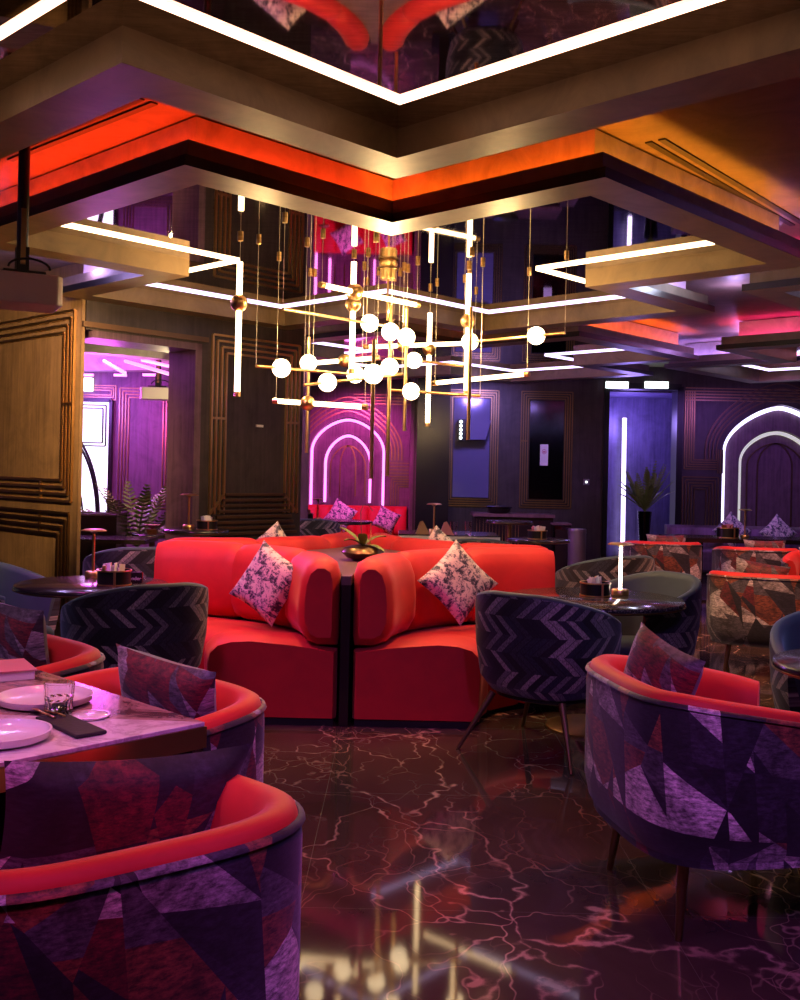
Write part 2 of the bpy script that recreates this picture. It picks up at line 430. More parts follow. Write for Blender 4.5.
# wall in which the opening is: header, jamb, panel
t0, t1, t2 = .02, 1.02, 2.40
m = MB(); slab(m, A + E1 * .04, A + E1 * 1.22, 2.56, ZT, .4); slab(m, A + E1 * 1.19, A + E1 * t2, 0, ZT, .4)
struct(m, 'wall_back_left', 'wall_dark')
m = MB(); slab(m, A + E1 * 1.12, A + E1 * 1.19, 0, 2.56, .42); slab(m, A + E1 * .1, A + E1 * 1.19, 2.50, 2.56, .42)
struct(m, 'trim_8', 'wall_plum')
class Wall:        # a plane to lay mouldings on: u along, v up, w out of the wall towards the room
    def __init__(s, o, d, nrm): s.o = Vector(o); s.d = Vector(d).normalized(); s.n = Vector(nrm).normalized()
    def p(s, u, v, w=0):
        q = s.o + s.d * u + s.n * w; return Vector((q.x, q.y, v))
    def bar(s, mb, a, b, wd=.022, dp=.02):
        A_, B_ = s.p(a[0], a[1], dp / 2), s.p(b[0], b[1], dp / 2)
        up = Vector((s.n.x, s.n.y, 0))
        return mb.obox(A_, B_, wd, dp, up)
    def frame(s, mb, u0, v0, u1, v1, n=4, gap=.05, wd=.018, sides='LRBT', dp=.02):
        for i in range(n):
            g = i * gap
            if 'L' in sides: s.bar(mb, (u0+g, v0+(g if 'B' in sides else 0)), (u0+g, v1-(g if 'T' in sides else 0)), wd, dp)
            if 'R' in sides: s.bar(mb, (u1-g, v0+(g if 'B' in sides else 0)), (u1-g, v1-(g if 'T' in sides else 0)), wd, dp)
            if 'B' in sides: s.bar(mb, (u0+(g if 'L' in sides else 0), v0+g), (u1-(g if 'R' in sides else 0), v0+g), wd, dp)
            if 'T' in sides: s.bar(mb, (u0+(g if 'L' in sides else 0), v1-g), (u1-(g if 'R' in sides else 0), v1-g), wd, dp)
        return mb
WL = Wall(A, E2, -E1)      # u runs away from the corner, room side is -E1
m = MB(); WL.frame(m, .10, 1.14, 2.9, 2.72, 4, .058, .022); WL.bar(m, (.10, 1.95), (.28, 1.95)); WL.bar(m, (.62, 1.14), (.62, 1.32))
struct(m, 'trim_9', 'brass')
m = MB(); WL.frame(m, .13, .12, 2.9, 1.04, 4, .06, .022); WL.bar(m, (.62, .86), (.62, 1.04))
struct(m, 'trim_10', 'brass_dull')
WB = Wall(A, E1, E2 * -1)
m = MB(); WB.frame(m, 1.30, 1.02, 2.34, 2.66, 4, .052, .02, 'LRT'); WB.bar(m, (1.30, 1.9), (1.46, 1.9)); WB.bar(m, (2.18, 1.9), (2.34, 1.9))
WB.bar(m, (1.30, 1.02), (1.46, 1.2)); WB.bar(m, (2.34, 1.02), (2.18, 1.2))
struct(m, 'trim_11', 'brass')
m = MB()
for k in range(8): WB.bar(m, (1.46 - .022 * k, 1.2 - .052 * k), (2.18 + .022 * k, 1.2 - .052 * k), .026, .03)
struct(m, 'trim_12', 'bronze_rib')
m = MB(); WB.bar(m, (.0, 2.60), (1.24, 2.60), .045, .03); struct(m, 'trim_13', 'bronze_rib')
m = MB(); c = at(251, 425.5, 9.55); WB.bar(m, (1.82, c.z), (1.90, c.z), .022, .014); m.build('wall_socket_plate', 'paper', label='small pale plate on the dark panel between the gold mouldings', cat='wall plate')
# far wall (right part) at Y=15.3, arch wall at Y=16.5
YB, YA = 15.3, 16.5
def ogive(w, z0, z1, n=16): # left foot -> apex -> right foot
    q = .72 if w < .7 else .5
    pts = [(-w * (q * math.sqrt(max(0, 1 - t * t)) + (1 - q) * (1 - t * t)), z0 + (z1 - z0) * t) for t in [math.sin(PI / 2 * i / n) for i in range(n + 1)]]
    return pts + [(-x, z) for x, z in pts[-2::-1]]
def arch_path(w, zb, z0, z1): return [(-w, zb)] + ogive(w, z0, z1) + [(w, zb)]
def arch_slab(mb, cx, path, x0, x1, z1, y0, y1, zb):   # slab with an arch shaped opening
    n = len(path); top = []
    for (x, z) in path:
        t = (x + path[-1][0]) / (2 * path[-1][0])
        top.append((x, z))
    outer = []
    for i, (x, z) in enumerate(path):
        if i == 0: outer.append((x0 - cx, zb))
        elif i == n - 1: outer.append((x1 - cx, zb))
        else:
            f = (i - 1) / (n - 3)
            if f < .25: outer.append((x0 - cx, zb + (z1 - zb) * (f / .25)))
            elif f > .75: outer.append((x1 - cx, z1 - (z1 - zb) * ((f - .75) / .25)))
            else: outer.append((x0 - cx + (x1 - x0) * ((f - .25) / .5), z1))
    vs = []
    for y in (y0, y1):
        vs += [(cx + x, y, z) for x, z in path] + [(cx + x, y, z) for x, z in outer]
    fs = []
    for i in range(n - 1):
        fs.append((i, i + 1, n + i + 1, n + i)); fs.append((2*n + i, 3*n + i, 3*n + i + 1, 2*n + i + 1))
        fs.append((i, 2*n + i, 2*n + i + 1, i + 1)); fs.append((n + i, n + i + 1, 3*n + i + 1, 3*n + i))
    mb.add(vs, fs); return mb
def arch_tube(mb, cx, path, y, r, closed=False):
    pts = [(cx + x, y, z) for x, z in path]
    if closed: pts.append(pts[0])
    for a, b in zip(pts, pts[1:]): mb.obox(a, b, r * 2, r * 2, Vector((0, 1, 0)))
    return mb
def niche(label, cx, yw, w1, zb1, s1, a1, w2, zb2, s2, a2, strip, strip2, mat, ribmat):
    r = thing('arched_niche', label, 'wall niche', (0, 0, 0))
    # outer recess back, 0.16 deep, holding an inner arched panel
    mb = MB(); arch_slab(mb, cx, arch_path(w2, zb2, s2, a2), cx - w1 - .05, cx + w1 + .05, a1 + .05, yw + .12, yw + .17, zb1); mb.build('panel', mat, r)
    mb = MB(); mb.box(cx - w2 - .1, yw + .24, zb2 - .1, cx + w2 + .1, yw + .27, a2 + .1); mb.build('inner_panel', mat, r)
    mb = MB(); arch_tube(mb, cx, arch_path(w1 - .03, zb1 + .02, s1, a1 - .045), yw + .09, .028 if strip != 'arch_pink' else .02); mb.build('light_strip', strip, r)
    mb = MB(); arch_tube(mb, cx, arch_path(w2 - .03, zb2 + .02, s2, a2 - .04), yw + .20, .026 if strip != 'arch_pink' else .02); mb.build('light_strip', strip2, r)
    mb = MB(); wi = w2 * .72
    for k in (0, 1): arch_tube(mb, cx, [(x * (wi - k * .16) / wi, z) for x, z in arch_path(wi, zb2 + .12, s2 - .05, a2 - .2)], yw + .225, .010)
    mb.build('tracery', ribmat, r)
    mb = MB()
    for k in range(4): arch_tube(mb, cx, arch_path(w1 + .10 + .055 * k, s1 - .12, s1 + .02, a1 + .10 + .075 * k), yw - .012, .010)
    mb.build('outline_moulding', ribmat, r)
    return r
xr = lambda px, D, y=480: at(px, y, D).x
# right wall with its arch
cxr = xr(780, YB); x0r = xr(681, YB); zr = lambda y, px=740: at(px, y, YB).z
w1 = cxr - xr(722, YB)
m = MB(); arch_slab(m, cxr, arch_path(w1, .3, zr(452), zr(404)), x0r, 9.0, ZT, YB, YB + .14, 0); struct(m, 'wall_right', 'wall_dark')
niche('tall pointed arch niche outlined in white light on the right wall', cxr, YB, w1, .3, zr(452), zr(404), cxr - xr(741, YB), .35, zr(462), zr(429), 'arch_lilac', 'arch_gold', 'wall_plum', 'bronze_rib')
m = MB(); m.box(x0r, YB + .27, 0, 9.0, YB + .4, ZT); struct(m, 'wall_right_backing', 'wall_dark')
WR = Wall((x0r, YB), (1, 0), (0, -1))
m = MB()
WR.frame(m, .04, zr(470), .55, zr(392), 5, .035, .014, 'LB'); WR.frame(m, .04, zr(470), 3.4, zr(389), 5, .045, .014, 'T')
for u in (.62, 2.26): WR.frame(m, u - .1, zr(450), u, zr(474), 3, .035, .014, 'R')
struct(m, 'trim_14', 'brass_dull')
m = MB(); WR.frame(m, .02, .3, .56, zr(478), 5, .045, .016, 'LRT'); struct(m, 'trim_15', 'brass_dull')
# wall between column and the doorway, doorway
xd0, xd1 = xr(603.5, YB), xr(679, YB); zd = zr(386, 640)
m = MB(); m.box(.2, YB, 0, xd0, YB + .3, ZT); m.box(xd0, YB, zd, x0r + .01, YB + .3, ZT); struct(m, 'wall_back', 'wall_dark')
m = MB(); f = .06
m.box(xd0 - .02, YB - .04, 0, xd0 + f, YB + .3, zd); m.box(xd1 - f, YB - .04, 0, x0r, YB + .27, zd); m.box(xd0, YB - .04, zd - .05, xd1, YB + .3, zd + .04)
struct(m, 'door_1', 'black')
m = MB(); m.box(xd0 - .3, YB + 1.5, 0, xd1 + .3, YB + 1.6, 2.8); m.box(xd0 - .4, YB + .3, 0, xd0 - .3, YB + 1.6, 2.8); m.box(xd1 + .3, YB + .3, 0, xd1 + .4, YB + 1.6, 2.8); m.box(xd0 - .4, YB + .3, 2.75, xd1 + .4, YB + 1.6, 2.85)
struct(m, 'wall_corridor', 'wall_violet')
a, b = at(624.5, 418, YB + 1.3), at(622.5, 556, YB + 1.3)
m = MB(); m.tube([a, b], .035); m.build('wall_tube_light', 'neon_lilac', label='tall vertical lilac light tube glowing inside the doorway', cat='light')
for (p, q, nm) in ((606, 628, 'lit white exit box at the left above the doorway'), (645, 668, 'lit white box at the right above the doorway')):
    r = thing('exit_sign_light', nm, 'exit light', at((p + q) / 2, 385, YB - .06)); w = (q - p) * YB / F / 2
    mb = MB(); mb.box(-w, -.03, -.05, w, .02, .05); mb.build('diffuser', 'exit_glow', r)
    mb = MB(); mb.box(-w - .01, .02, -.06, w + .01, .055, .06); mb.build('back_box', 'black', r)
# framed smoked-glass panels
WK = Wall((0, YB), (1, 0), (0, -1))
for (pa, pb, mt, i) in ((444, 497, 'panel_glass', 16), (520, 571, 'panel_glass_dark', 17)):
    ua, ub = xr(pa, YB), xr(pb, YB)
    m = MB(); WK.frame(m, ua, .95, ub, 2.70, 4, .035, .014); WK.bar(m, (ua, 1.95), (ua + .11, 1.95), .014); struct(m, 'trim_%d' % i, 'brass_dull')
    m = MB(); m.box(ua + .13, YB - .02, 1.08, ub - .13, YB - .004, 2.57); struct(m, 'window_%d' % (i - 15), mt)
m = MB(); a = at(544, 455, YB - .03); m.box(a.x - .06, a.y - .012, a.z - .16, a.x + .06, a.y + .008, a.z + .16)
r = m.build('wall_notice', 'paper', label='small white notice with a round emblem on the dark glass panel', cat='notice')
m = MB()
for k in range(24):
    t = 2 * PI * k / 24; t2_ = 2 * PI * (k + 1) / 24
    m.obox((a.x + .032 * math.cos(t), a.y - .014, a.z + .05 + .032 * math.sin(t)), (a.x + .032 * math.cos(t2_), a.y - .014, a.z + .05 + .032 * math.sin(t2_)), .008, .004, Vector((0, 1, 0)))
m.box(a.x - .02, a.y - .016, a.z + .035, a.x + .02, a.y - .012, a.z + .06); m.build('emblem', 'rose', r)
m = MB(); a = at(586, 482, YB); m.box(a.x - .045, a.y - .03, a.z - .045, a.x + .045, a.y - .012, a.z + .045)
r = m.build('light_switch', 'binmetal', label='small square switch on the dark wall beside the doorway', cat='switch')
m = MB(); m.box(a.x - .015, a.y - .034, a.z - .015, a.x + .015, a.y - .028, a.z + .015); m.build('indicator', 'exit_glow', r)
# ribbed sconce with a slanted box
a = at(464, 430, YB - .25)
r = thing('wall_sconce', 'black ribbed lamp beside a slanted box high on the blue glass panel', 'wall lamp', a)
mb = MB(); mb.box(-.08, -.03, -.16, .02, .22, .16); mb.build('housing', 'black', r)
mb = MB()
for k in range(5): mb.sphere((-.05, -.05, .12 - .06 * k), .024, 10)
mb.build('bulb', 'exit_glow', r)
mb = MB(); mb.prism([(.04, -.14), (.32, -.14), (.40, .15), (.04, .15)], -.04, .2, lambda x, y, z: (x, z, y)); mb.build('slanted_box', 'panel_glass', r)
# dark column
ca, cb = xr(416, 14.9), xr(442, 14.9)
m = MB(); m.box(ca, 14.9, 0, cb + .1, 15.35, ZT); struct(m, 'wall_column', 'dark')
m = MB(); m.box(.15, 15.3, 0, .2, YA, ZT); m.box(ca - .01, 15.25, 0, ca + .05, YA, ZT); struct(m, 'wall_side', 'wall_plum')
# arch wall (left of centre)
cxl = xr(347, YA); zl = lambda y: at(347, y, YA).z
wl1 = cxl - xr(309, YA)
m = MB(); arch_slab(m, cxl, arch_path(wl1, zl(509), zl(452), zl(417)), xr(262, YA), .3, ZT, YA, YA + .14, 0); struct(m, 'wall_arch', 'wall_plum')
m = MB(); m.box(xr(262, YA), YA + .29, 0, .3, YA + .4, ZT); struct(m, 'wall_arch_backing', 'wall_plum')
niche('pink lit pointed arch niche above the far red sofa', cxl, YA, wl1, zl(509), zl(452), zl(417), .40, zl(504), zl(463), zl(433), 'arch_pink', 'arch_pink', 'wall_plum', 'brass_dull')
WA = Wall((0, YA), (1, 0), (0, -1))
m = MB(); u0, u1 = xr(385, YA), xr(414, YA)
for k in range(5): WA.bar(m, (u0 + .05, zl(462) - .055 * k), (u1, zl(462) - .055 * k), .014)
for k in range(4): WA.bar(m, (xr(300, YA), zl(462) - .055 * k), (xr(308, YA), zl(462) - .055 * k), .014)
for k in range(4): WA.bar(m, (xr(352, YA), zl(394) - .05 * k), (u1, zl(394) - .05 * k), .012)
WA.frame(m, u0 + .1, .9, u1 + .3, zl(478), 4, .04, .012, 'LT')
struct(m, 'trim_18', 'brass_dull')
# outer shell so that reflections find walls
m = MB(); m.box(9.0, -4, 0, 9.2, YB, ZT); struct(m, 'wall_far_right', 'wall_dark')
m = MB(); m.box(-9, -4.2, 0, 11, -4, ZT); struct(m, 'wall_front', 'wall_dark')
m = MB(); m.box(-9.2, -4, 0, -9, 24, ZT); struct(m, 'wall_far_left', 'wall_dark')

# ------------------------------------------------------------------ room beyond the opening
YR = 13.2
WQ = Wall((0, YR), (1, 0), (0, -1))
m = MB(); m.box(-9, YR, 0, -1.2, YR + .15, ZT); struct(m, 'wall_next_room', 'wall_plum')
xq = lambda px: xr(px, YR, 450); zq = lambda y: at(120, y, YR).z
m = MB(); m.box(xq(52), YR - .06, zq(521), xq(110), YR - .01, zq(403)); o = struct(m, 'window_3', 'white_glow')
m = MB(); cw = xq(60); zc0 = zq(521)
for R_ in (.42, .62, .95, 1.0):
    for k in range(20):
        t, t_ = k / 20 * PI / 2, (k + 1) / 20 * PI / 2
        m.obox((cw + R_ * math.cos(t) * .55, YR - .08, zc0 + R_ * 1.2 * math.sin(t)), (cw + R_ * .55 * math.cos(t_), YR - .08, zc0 + R_ * 1.2 * math.sin(t_)), .02 if R_ < .9 else .03, .02, Vector((0, 1, 0)))
WQ.frame(m, xq(40), zq(445) - .02, xq(107), zq(406), 2, .04, .016, 'RTB', .09); WQ.frame(m, xq(40), zq(523), xq(111.5), zq(401), 1, .04, .04, 'RT', .09)
struct(m, 'window_3_bars', 'black')
m = MB(); WQ.frame(m, xq(119), .9, xq(172), zq(388), 4, .04, .014); WQ.frame(m, xq(70), zq(400), xq(115), zq(386), 3, .03, .012)
struct(m, 'trim_19', 'brass_dull')
m = MB(); m.box(xq(79), YR - .1, zq(392), xq(92), YR, zq(379)); m.build('exit_light', 'exit_glow', label='bright white box light above the patterned window', cat='light')
# oval ceiling feature of the next room
cx, cy = -4.1, 11.6
m = MB(); n = 40; ZO = 2.62
vs = []; fs = []
for k in range(n):
    t = 2 * PI * k / n
    for (r_, z) in ((1.5, ZC), (1.5, ZO), (1.25, ZO), (1.25, ZC)): vs.append((cx + r_ * 1.1 * math.cos(t), cy + r_ * .8 * math.sin(t), z))
for k in range(n):
    for j in range(3): fs.append((k*4+j, ((k+1) % n)*4+j, ((k+1) % n)*4+j+1, k*4+j+1))
m.add(vs, fs); struct(m, 'trim_20', 'cove_paint')
for k in range(14):
    t = -.3 + k * .26
    mb = MB(); x_, y_ = cx + 1.72 * math.cos(t), cy + 1.3 * math.sin(t)
    mb.obox((x_ - .08, y_, ZO - .03), (x_ + .08, y_, ZO - .03), .035, .03)
    mb.build('spot_light', 'arch_pink', label='small pink lamp in the ring on the ceiling beyond the opening', cat='spotlight', group='ring of pink ceiling lamps beyond the opening')
for (xa, ya, xb, yb, D_) in ((104, 361, 125, 373, 10.2), (125, 361, 173, 375, 10.4), (142, 360, 173, 367, 11.2), (155, 355, 173, 358, 12.0)):
    mb = MB(); mb.tube([at(xa, ya, D_), at(xb, yb, D_ - .3)], .018); 
    mb.build('ceiling_tube_light', 'arch_pink', label={104: 'short slanted pink tube light nearest the opening edge', 125: 'longest slanted pink tube light beyond the opening', 142: 'middle pink tube light above the white projector', 155: 'shortest pink tube light highest beyond the opening'}[xa], cat='tube light')

# ------------------------------------------------------------------ projectors
def projector(label, loc, rz, w, d, h, ztop, poled):
    r = thing('projector', label, 'projector', loc, rz)
    mb = MB(); n = 6
    mb.prism([(-w/2, -d/2+.03), (-w/2+.03, -d/2), (w/2-.03, -d/2), (w/2, -d/2+.03), (w/2, d/2), (-w/2, d/2)], 0, h); mb.build('body', 'projector_white', r, bevel=.008)
    mb = MB(); mb.box(-w/2 - .006, -d/2 + .05, .03, -w/2 + .002, d/2 - .06, h - .03)
    for k in range(8): mb.box(-w/2 - .012, -d/2 + .05, .03 + k * (h - .06) / 8, -w/2 - .004, d/2 - .06, .03 + (k + .4) * (h - .06) / 8)
    mb.build('vent_grille', 'grille', r)
    mb = MB(); mb.tube([(-.12, d/2 + .03, h * .5), (-.12, d/2 - .01, h * .5)], .045, 20); mb.build('lens', 'glass', r)
    mb = MB(); mb.tube([(0, 0, h + .12), (0, 0, ztop - loc[2] - .015)], .028, 14); mb.box(-.03, -.03, h, .03, .03, h + .15); mb.box(-.1, -.1, h - .002, .1, .1, h + .02)
    p = mb.build('pole', 'black', r)
    mb = MB(); mb.box(-.012, -.036, h + .06, .012, -.026, h + .34); mb.build('bracket', 'brass_dull', p)
    mb = MB(); mb.lathe([(.001, .0), (.08, 0), (.085, .012), (.001, .014)], (0, 0, ztop - loc[2] - .015)); mb.build('ceiling_plate', 'cove_paint', r)
    mb = MB(); mb.tube([(.03 + .10 * math.cos(t), -.04, h + .04 + .05 * math.sin(t)) for t in [i * PI / 10 for i in range(11)]], .006, 6); mb.build('cable', 'napkin', r)
    return r
a = at(26, 262, 5.1)
projector('white projector hanging on a black pole from the red lit ceiling', (a.x - .02, 5.1, at(26, 307, 5.1).z), .5, .36, .30, .15, ZC, True)
a = at(158, 400, 11.2)
projector('small white projector hanging in the room beyond the opening', (a.x, 11.2, a.z), .1, .36, .3, .13, ZC, True)

# ------------------------------------------------------------------ chandelier
ch = thing('chandelier', 'large brass chandelier of glowing rods and globes hung over the red booths', 'chandelier', (CC.x, CC.y, ZM))
def cl(v): return Vector(v) - Vector((CC.x, CC.y, ZM))
def wire(p):
    mb = MB(); q = cl(p); mb.tube([q, (q.x, q.y, 0)], 0.0018, 6); w = mb.build('wire', 'cord', ch)
    mb = MB(); mb.lathe([(.001, -.03), (.016, -.03), (.016, 0), (.001, 0)], (q.x, q.y, 0), 12); mb.build('ceiling_mount', 'brass', w)
def hbar(x0, y0, D0, x1, y1, D1, lit, globes=(), ring=None):
    a, b = cl(at(x0, y0, D0)), cl(at(x1, y1, D1))
    mb = MB(); mb.tube([a, b], .017 if lit else .010, 12)
    o = mb.build('glowing_rod' if lit else 'brass_rod', 'tube' if lit else 'brass', ch, True)
    if lit:
        mb = MB(); d = (b - a).normalized()
        mb.tube([a - d * .02, a + d * .02], .02, 12); mb.tube([b - d * .02, b + d * .02], .02, 12); mb.build('end_cap', 'brass', o)
    for t in globes:
        mb = MB(); mb.sphere(a.lerp(b, t), .062); mb.build('globe', 'bulb', o, True)
    if ring is not None:
        mb = MB(); mb.sphere(a.lerp(b, ring), .052, 16); mb.build('brass_ball', 'brass', o, True)
    for q, D in ((a, D0), (b, D1)): wire(q + Vector((CC.x, CC.y, ZM)))
    return o
def vbar(x, y0, y1, D, lit, globes=(), balls=(), x1=None):
    a, b = cl(at(x, y0, D)), cl(at(x1 if x1 else x, y1, D)); b.x = a.x
    mb = MB(); mb.tube([a, b], .019 if lit else .013, 12)
    o = mb.build('glowing_rod' if lit else 'brass_rod', 'tube' if lit else 'brass', ch, True)
    for y in globes:
        c = cl(at(x, y, D)); c.x = a.x
        mb = MB(); mb.sphere(c, .064); mb.build('globe', 'bulb', o, True)
    for y in balls:
        c = cl(at(x, y, D)); c.x = a.x
        mb = MB(); mb.sphere(c, .055, 16); mb.build('brass_ball', 'brass', o, True)
    if lit:
        mb = MB(); mb.tube([b, b - Vector((0, 0, .03))], .021, 12); mb.build('end_cap', 'brass', o)
    mb = MB(); mb.tube([a, (a.x, a.y, 0)], .0022, 6); w = mb.build('wire', 'cord', o)
    mb = MB(); mb.lathe([(.001, -.03), (.018, -.03), (.018, 0), (.001, 0)], (a.x, a.y, 0), 12); mb.build('ceiling_mount', 'brass', w)
vbar(240, 262, 392, 6.45, True, balls=(303,)); vbar(354, 262, 369, 6.9, True, balls=(292, 304))
vbar(430, 313, 423, 8.1, True, balls=(349,)); vbar(469, 274, 391, 7.2, True, balls=(321,))
hbar(322, 285, 6.33, 417, 305, 7.08, True, ring=.33); hbar(435, 383, 7.87, 527, 374, 7.37, True)
hbar(366, 347, 7.9, 475, 343, 8.2, True, ring=.33); hbar(276, 401, 7.04, 365, 407, 6.85, True, ring=.36)
hbar(313, 363, 7.6, 377, 358, 7.5, True, ring=.5)
hbar(283, 309, 5.95, 399, 328, 7.5, False, (.70,)); hbar(256, 366, 6.52, 362, 375, 7.3, False, (.22, .93))
hbar(304, 385, 6.58, 402, 374, 7.3, False, (.22, )); hbar(390, 390, 7.3, 480, 396, 7.08, False, (.24,))
hbar(393, 358, 7.7, 463, 366, 7.7, False, (.30,)); hbar(468, 342, 7.37, 565, 333, 6.8, False, (.72, .02))
vbar(309, 337, 453, 7.58, False, (363,)); vbar(374, 340, 479, 6.4, False, (374,)); vbar(391, 305, 476, 7.22, False, (332, 367))
vbar(407, 308, 431, 7.35, False, (337,)); vbar(471, 307, 440, 6.75, False)
mb = MB(); mb.lathe([(.001, -.11), (.055, -.11), (.06, -.10), (.06, -.02), (.068, 0), (.001, 0)], (0, 0, 0), 24); cp = mb.build('canopy', 'brass', ch, True)
mb = MB(); mb.lathe([(.07, -.045), (.075, -.04), (.075, -.03), (.07, -.025)], (0, 0, 0), 24); mb.build('canopy_ring', 'brass_dull', cp, True)
mb = MB(); mb.tube([(0, 0, -.11), (0, 0, -.40)], .008, 8); mb.build('wire', 'brass', cp)

# ------------------------------------------------------------------ seating
def shell_path(a, b, n, ph, cnt=48):
    pts = []
    for i in range(401):
        t = -ph + 2 * ph * i / 400
        s, c = math.sin(t), math.cos(t)
        pts.append(Vector((a * math.copysign(abs(s) ** (2 / n), s), -b * math.copysign(abs(c) ** (2 / n), c))))
    Ls = [0]
    for p, q in zip(pts, pts[1:]): Ls.append(Ls[-1] + (q - p).length)
    out = []; j = 0
    for k in range(cnt + 1):
        t = Ls[-1] * k / cnt
        while j < 399 and Ls[j + 1] < t: j += 1
        f = (t - Ls[j]) / max(1e-9, Ls[j + 1] - Ls[j]); out.append((pts[j].lerp(pts[j + 1], f), t))
    return out
def shell(a, b, n, ph, prof, zt, cnt=48):
    """prof(top)-> list of (inset, z); swept round the U"""
    path = shell_path(a, b, n, ph, cnt); mb = MB(); vs = []; uv = []; m = None; Lt = path[-1][1]
    for i, (p, s) in enumerate(path):
        q0 = path[max(0, i - 1)][0]; q1 = path[min(cnt, i + 1)][0]; d = (q1 - q0).normalized(); nr = Vector((-d.y, d.x))
        t = abs(2 * s / Lt - 1); pr = prof(zt(t)); m = len(pr)
        for (ins, z) in pr:
            q = p + nr * ins; vs.append((q.x, q.y, z)); uv.append((s, z))
    fs = []
    for i in range(cnt):
        for j in range(m): fs.append((i*m+j, (i+1)*m+j, (i+1)*m+(j+1) % m, i*m+(j+1) % m))
    fs.append(tuple(range(m))); fs.append(tuple(range(cnt*m, cnt*m+m))[::-1])
    mb.add(vs, fs, uv); return mb
def sup_disc(mb, a, b, n, yf, prof, cnt=44):
    """rounded slab: prof = list of (inset, z)"""
    rings = []
    for ins, z in prof:
        ring = []
        for k in range(cnt):
            t = 2 * PI * k / cnt; s, c = math.sin(t), math.cos(t)
            x = (a - ins) * math.copysign(abs(s) ** (2 / n), s); y = -(b - ins) * math.copysign(abs(c) ** (2 / n), c)
            ring.append((x, min(y, yf - ins), z))
        rings.append(ring)
    vs = [v for r in rings for v in r]; m = cnt
    fs = [(i*m+k, i*m+(k+1) % m, (i+1)*m+(k+1) % m, (i+1)*m+k) for i in range(len(rings)-1) for k in range(m)]
    fs += [tuple(range(m))[::-1], tuple(range((len(rings)-1)*m, len(rings)*m))]
    mb.add(vs, fs); return mb
def armchair(label, loc, rz, group=None, fabric='patch', a=.41, b=.40, top=.745, zb=.23):
    r = thing('armchair', label, 'armchair', loc, rz, group)
    ph = 2.30; arm = top - (.11 if top > .76 else .06); n = 3.4
    zt = lambda t: top - (top - arm) * max(0, (t - .35) / .65) ** 1.3
    mb = shell(a, b, n, ph, lambda z: [(.05, zb), (.015, zb + .05), (0, zb + .12), (0, z - .05), (.004, z - .012), (.03, z - .012), (.035, zb)], zt)
    mb.build('outer_shell', fabric, r, True)
    mb = shell(a, b, n, ph, lambda z: [(.010, z - .010), (.016, z + .008), (.040, z + .020), (.075, z + .010), (.10, z - .03), (.112, z - .09), (.112, .36), (.036, .36), (.036, z - .012)], zt)
    mb.build('backrest_lining', 'red', r, True)
    mb = shell(a, b, n, ph, lambda z: [(-.006, z - .018), (-.002, z - .008), (.008, z - .006), (.012, z - .016), (.003, z - .022)], zt)
    mb.build('piping', fabric, r, True)
    mb = MB(); sup_disc(mb, a - .115, b - .115, n, b - .10, [(.02, .33), (0, .36), (0, .43), (.02, .46), (.06, .475)]); mb.build('seat', 'red', r, True)
    mb = MB(); sup_disc(mb, a - .04, b - .04, n, b - .12, [(.03, zb - .005), (0, zb + .03), (0, .34), (.02, .35)]); mb.build('seat_base', fabric, r, True)
    for sx in (-1, 1):
        for sy in (-1, 1):
            mb = MB(); mb.tube([(sx * (a - .18), sy * (b - .17), zb + .02), (sx * (a - .145), sy * (b - .14), 0.0)], [.021, .011], 12); mb.build('leg', 'brass_dull', r, True)
    return r
def tubchair(label, loc, rz, group=None, a=.375, b=.36):
    r = thing('tub_chair', label, 'chair', loc, rz, group)
    ph = 2.15; zb, top, arm = .29, .84, .66; n = 2.3
    zt = lambda t: top - (top - arm) * max(0, (t - .15) / .85) ** 1.4
    mb = shell(a, b, n, ph, lambda z: [(.16, zb), (.09, zb + .03), (.035, zb + .10), (.008, zb + .2 * (z - zb) / .48 + .06), (0, z - .05), (.003, z - .006), (.02, z - .006), (.10, zb + .1), (.17, zb + .02)], zt)
    mb.build('outer_shell', 'chevron', r, True)
    mb = shell(a, b, n, ph, lambda z: [(.002, z - .006), (.006, z + .004), (.022, z + .012), (.045, z + .004), (.058, z - .03), (.085, zb + .2), (.12, zb + .1), (.10, zb + .1), (.022, z - .02)], zt)
    mb.build('backrest_lining', 'blue', r, True)
    mb = MB(); sup_disc(mb, a - .07, b - .07, 2.4, b - .04, [(.05, zb + .02), (.0, zb + .06), (0, zb + .11), (.02, zb + .135), (.07, zb + .145)]); mb.build('seat', 'blue', r, True)
    mb = MB(); sup_disc(mb, a - .12, b - .12, 2.4, b - .09, [(.05, zb - .015), (0, zb), (0, zb + .04)]); mb.build('seat_base', 'black', r, True)
    for sx in (-1, 1):
        for sy in (-1, 1):
            mb = MB(); mb.tube([(sx * (a - .17), sy * (b - .16), zb + .01), (sx * (a - .04), sy * (b - .03), 0.0)], [.019, .009], 12); mb.build('leg', 'bronze_rib', r, True)
    return r
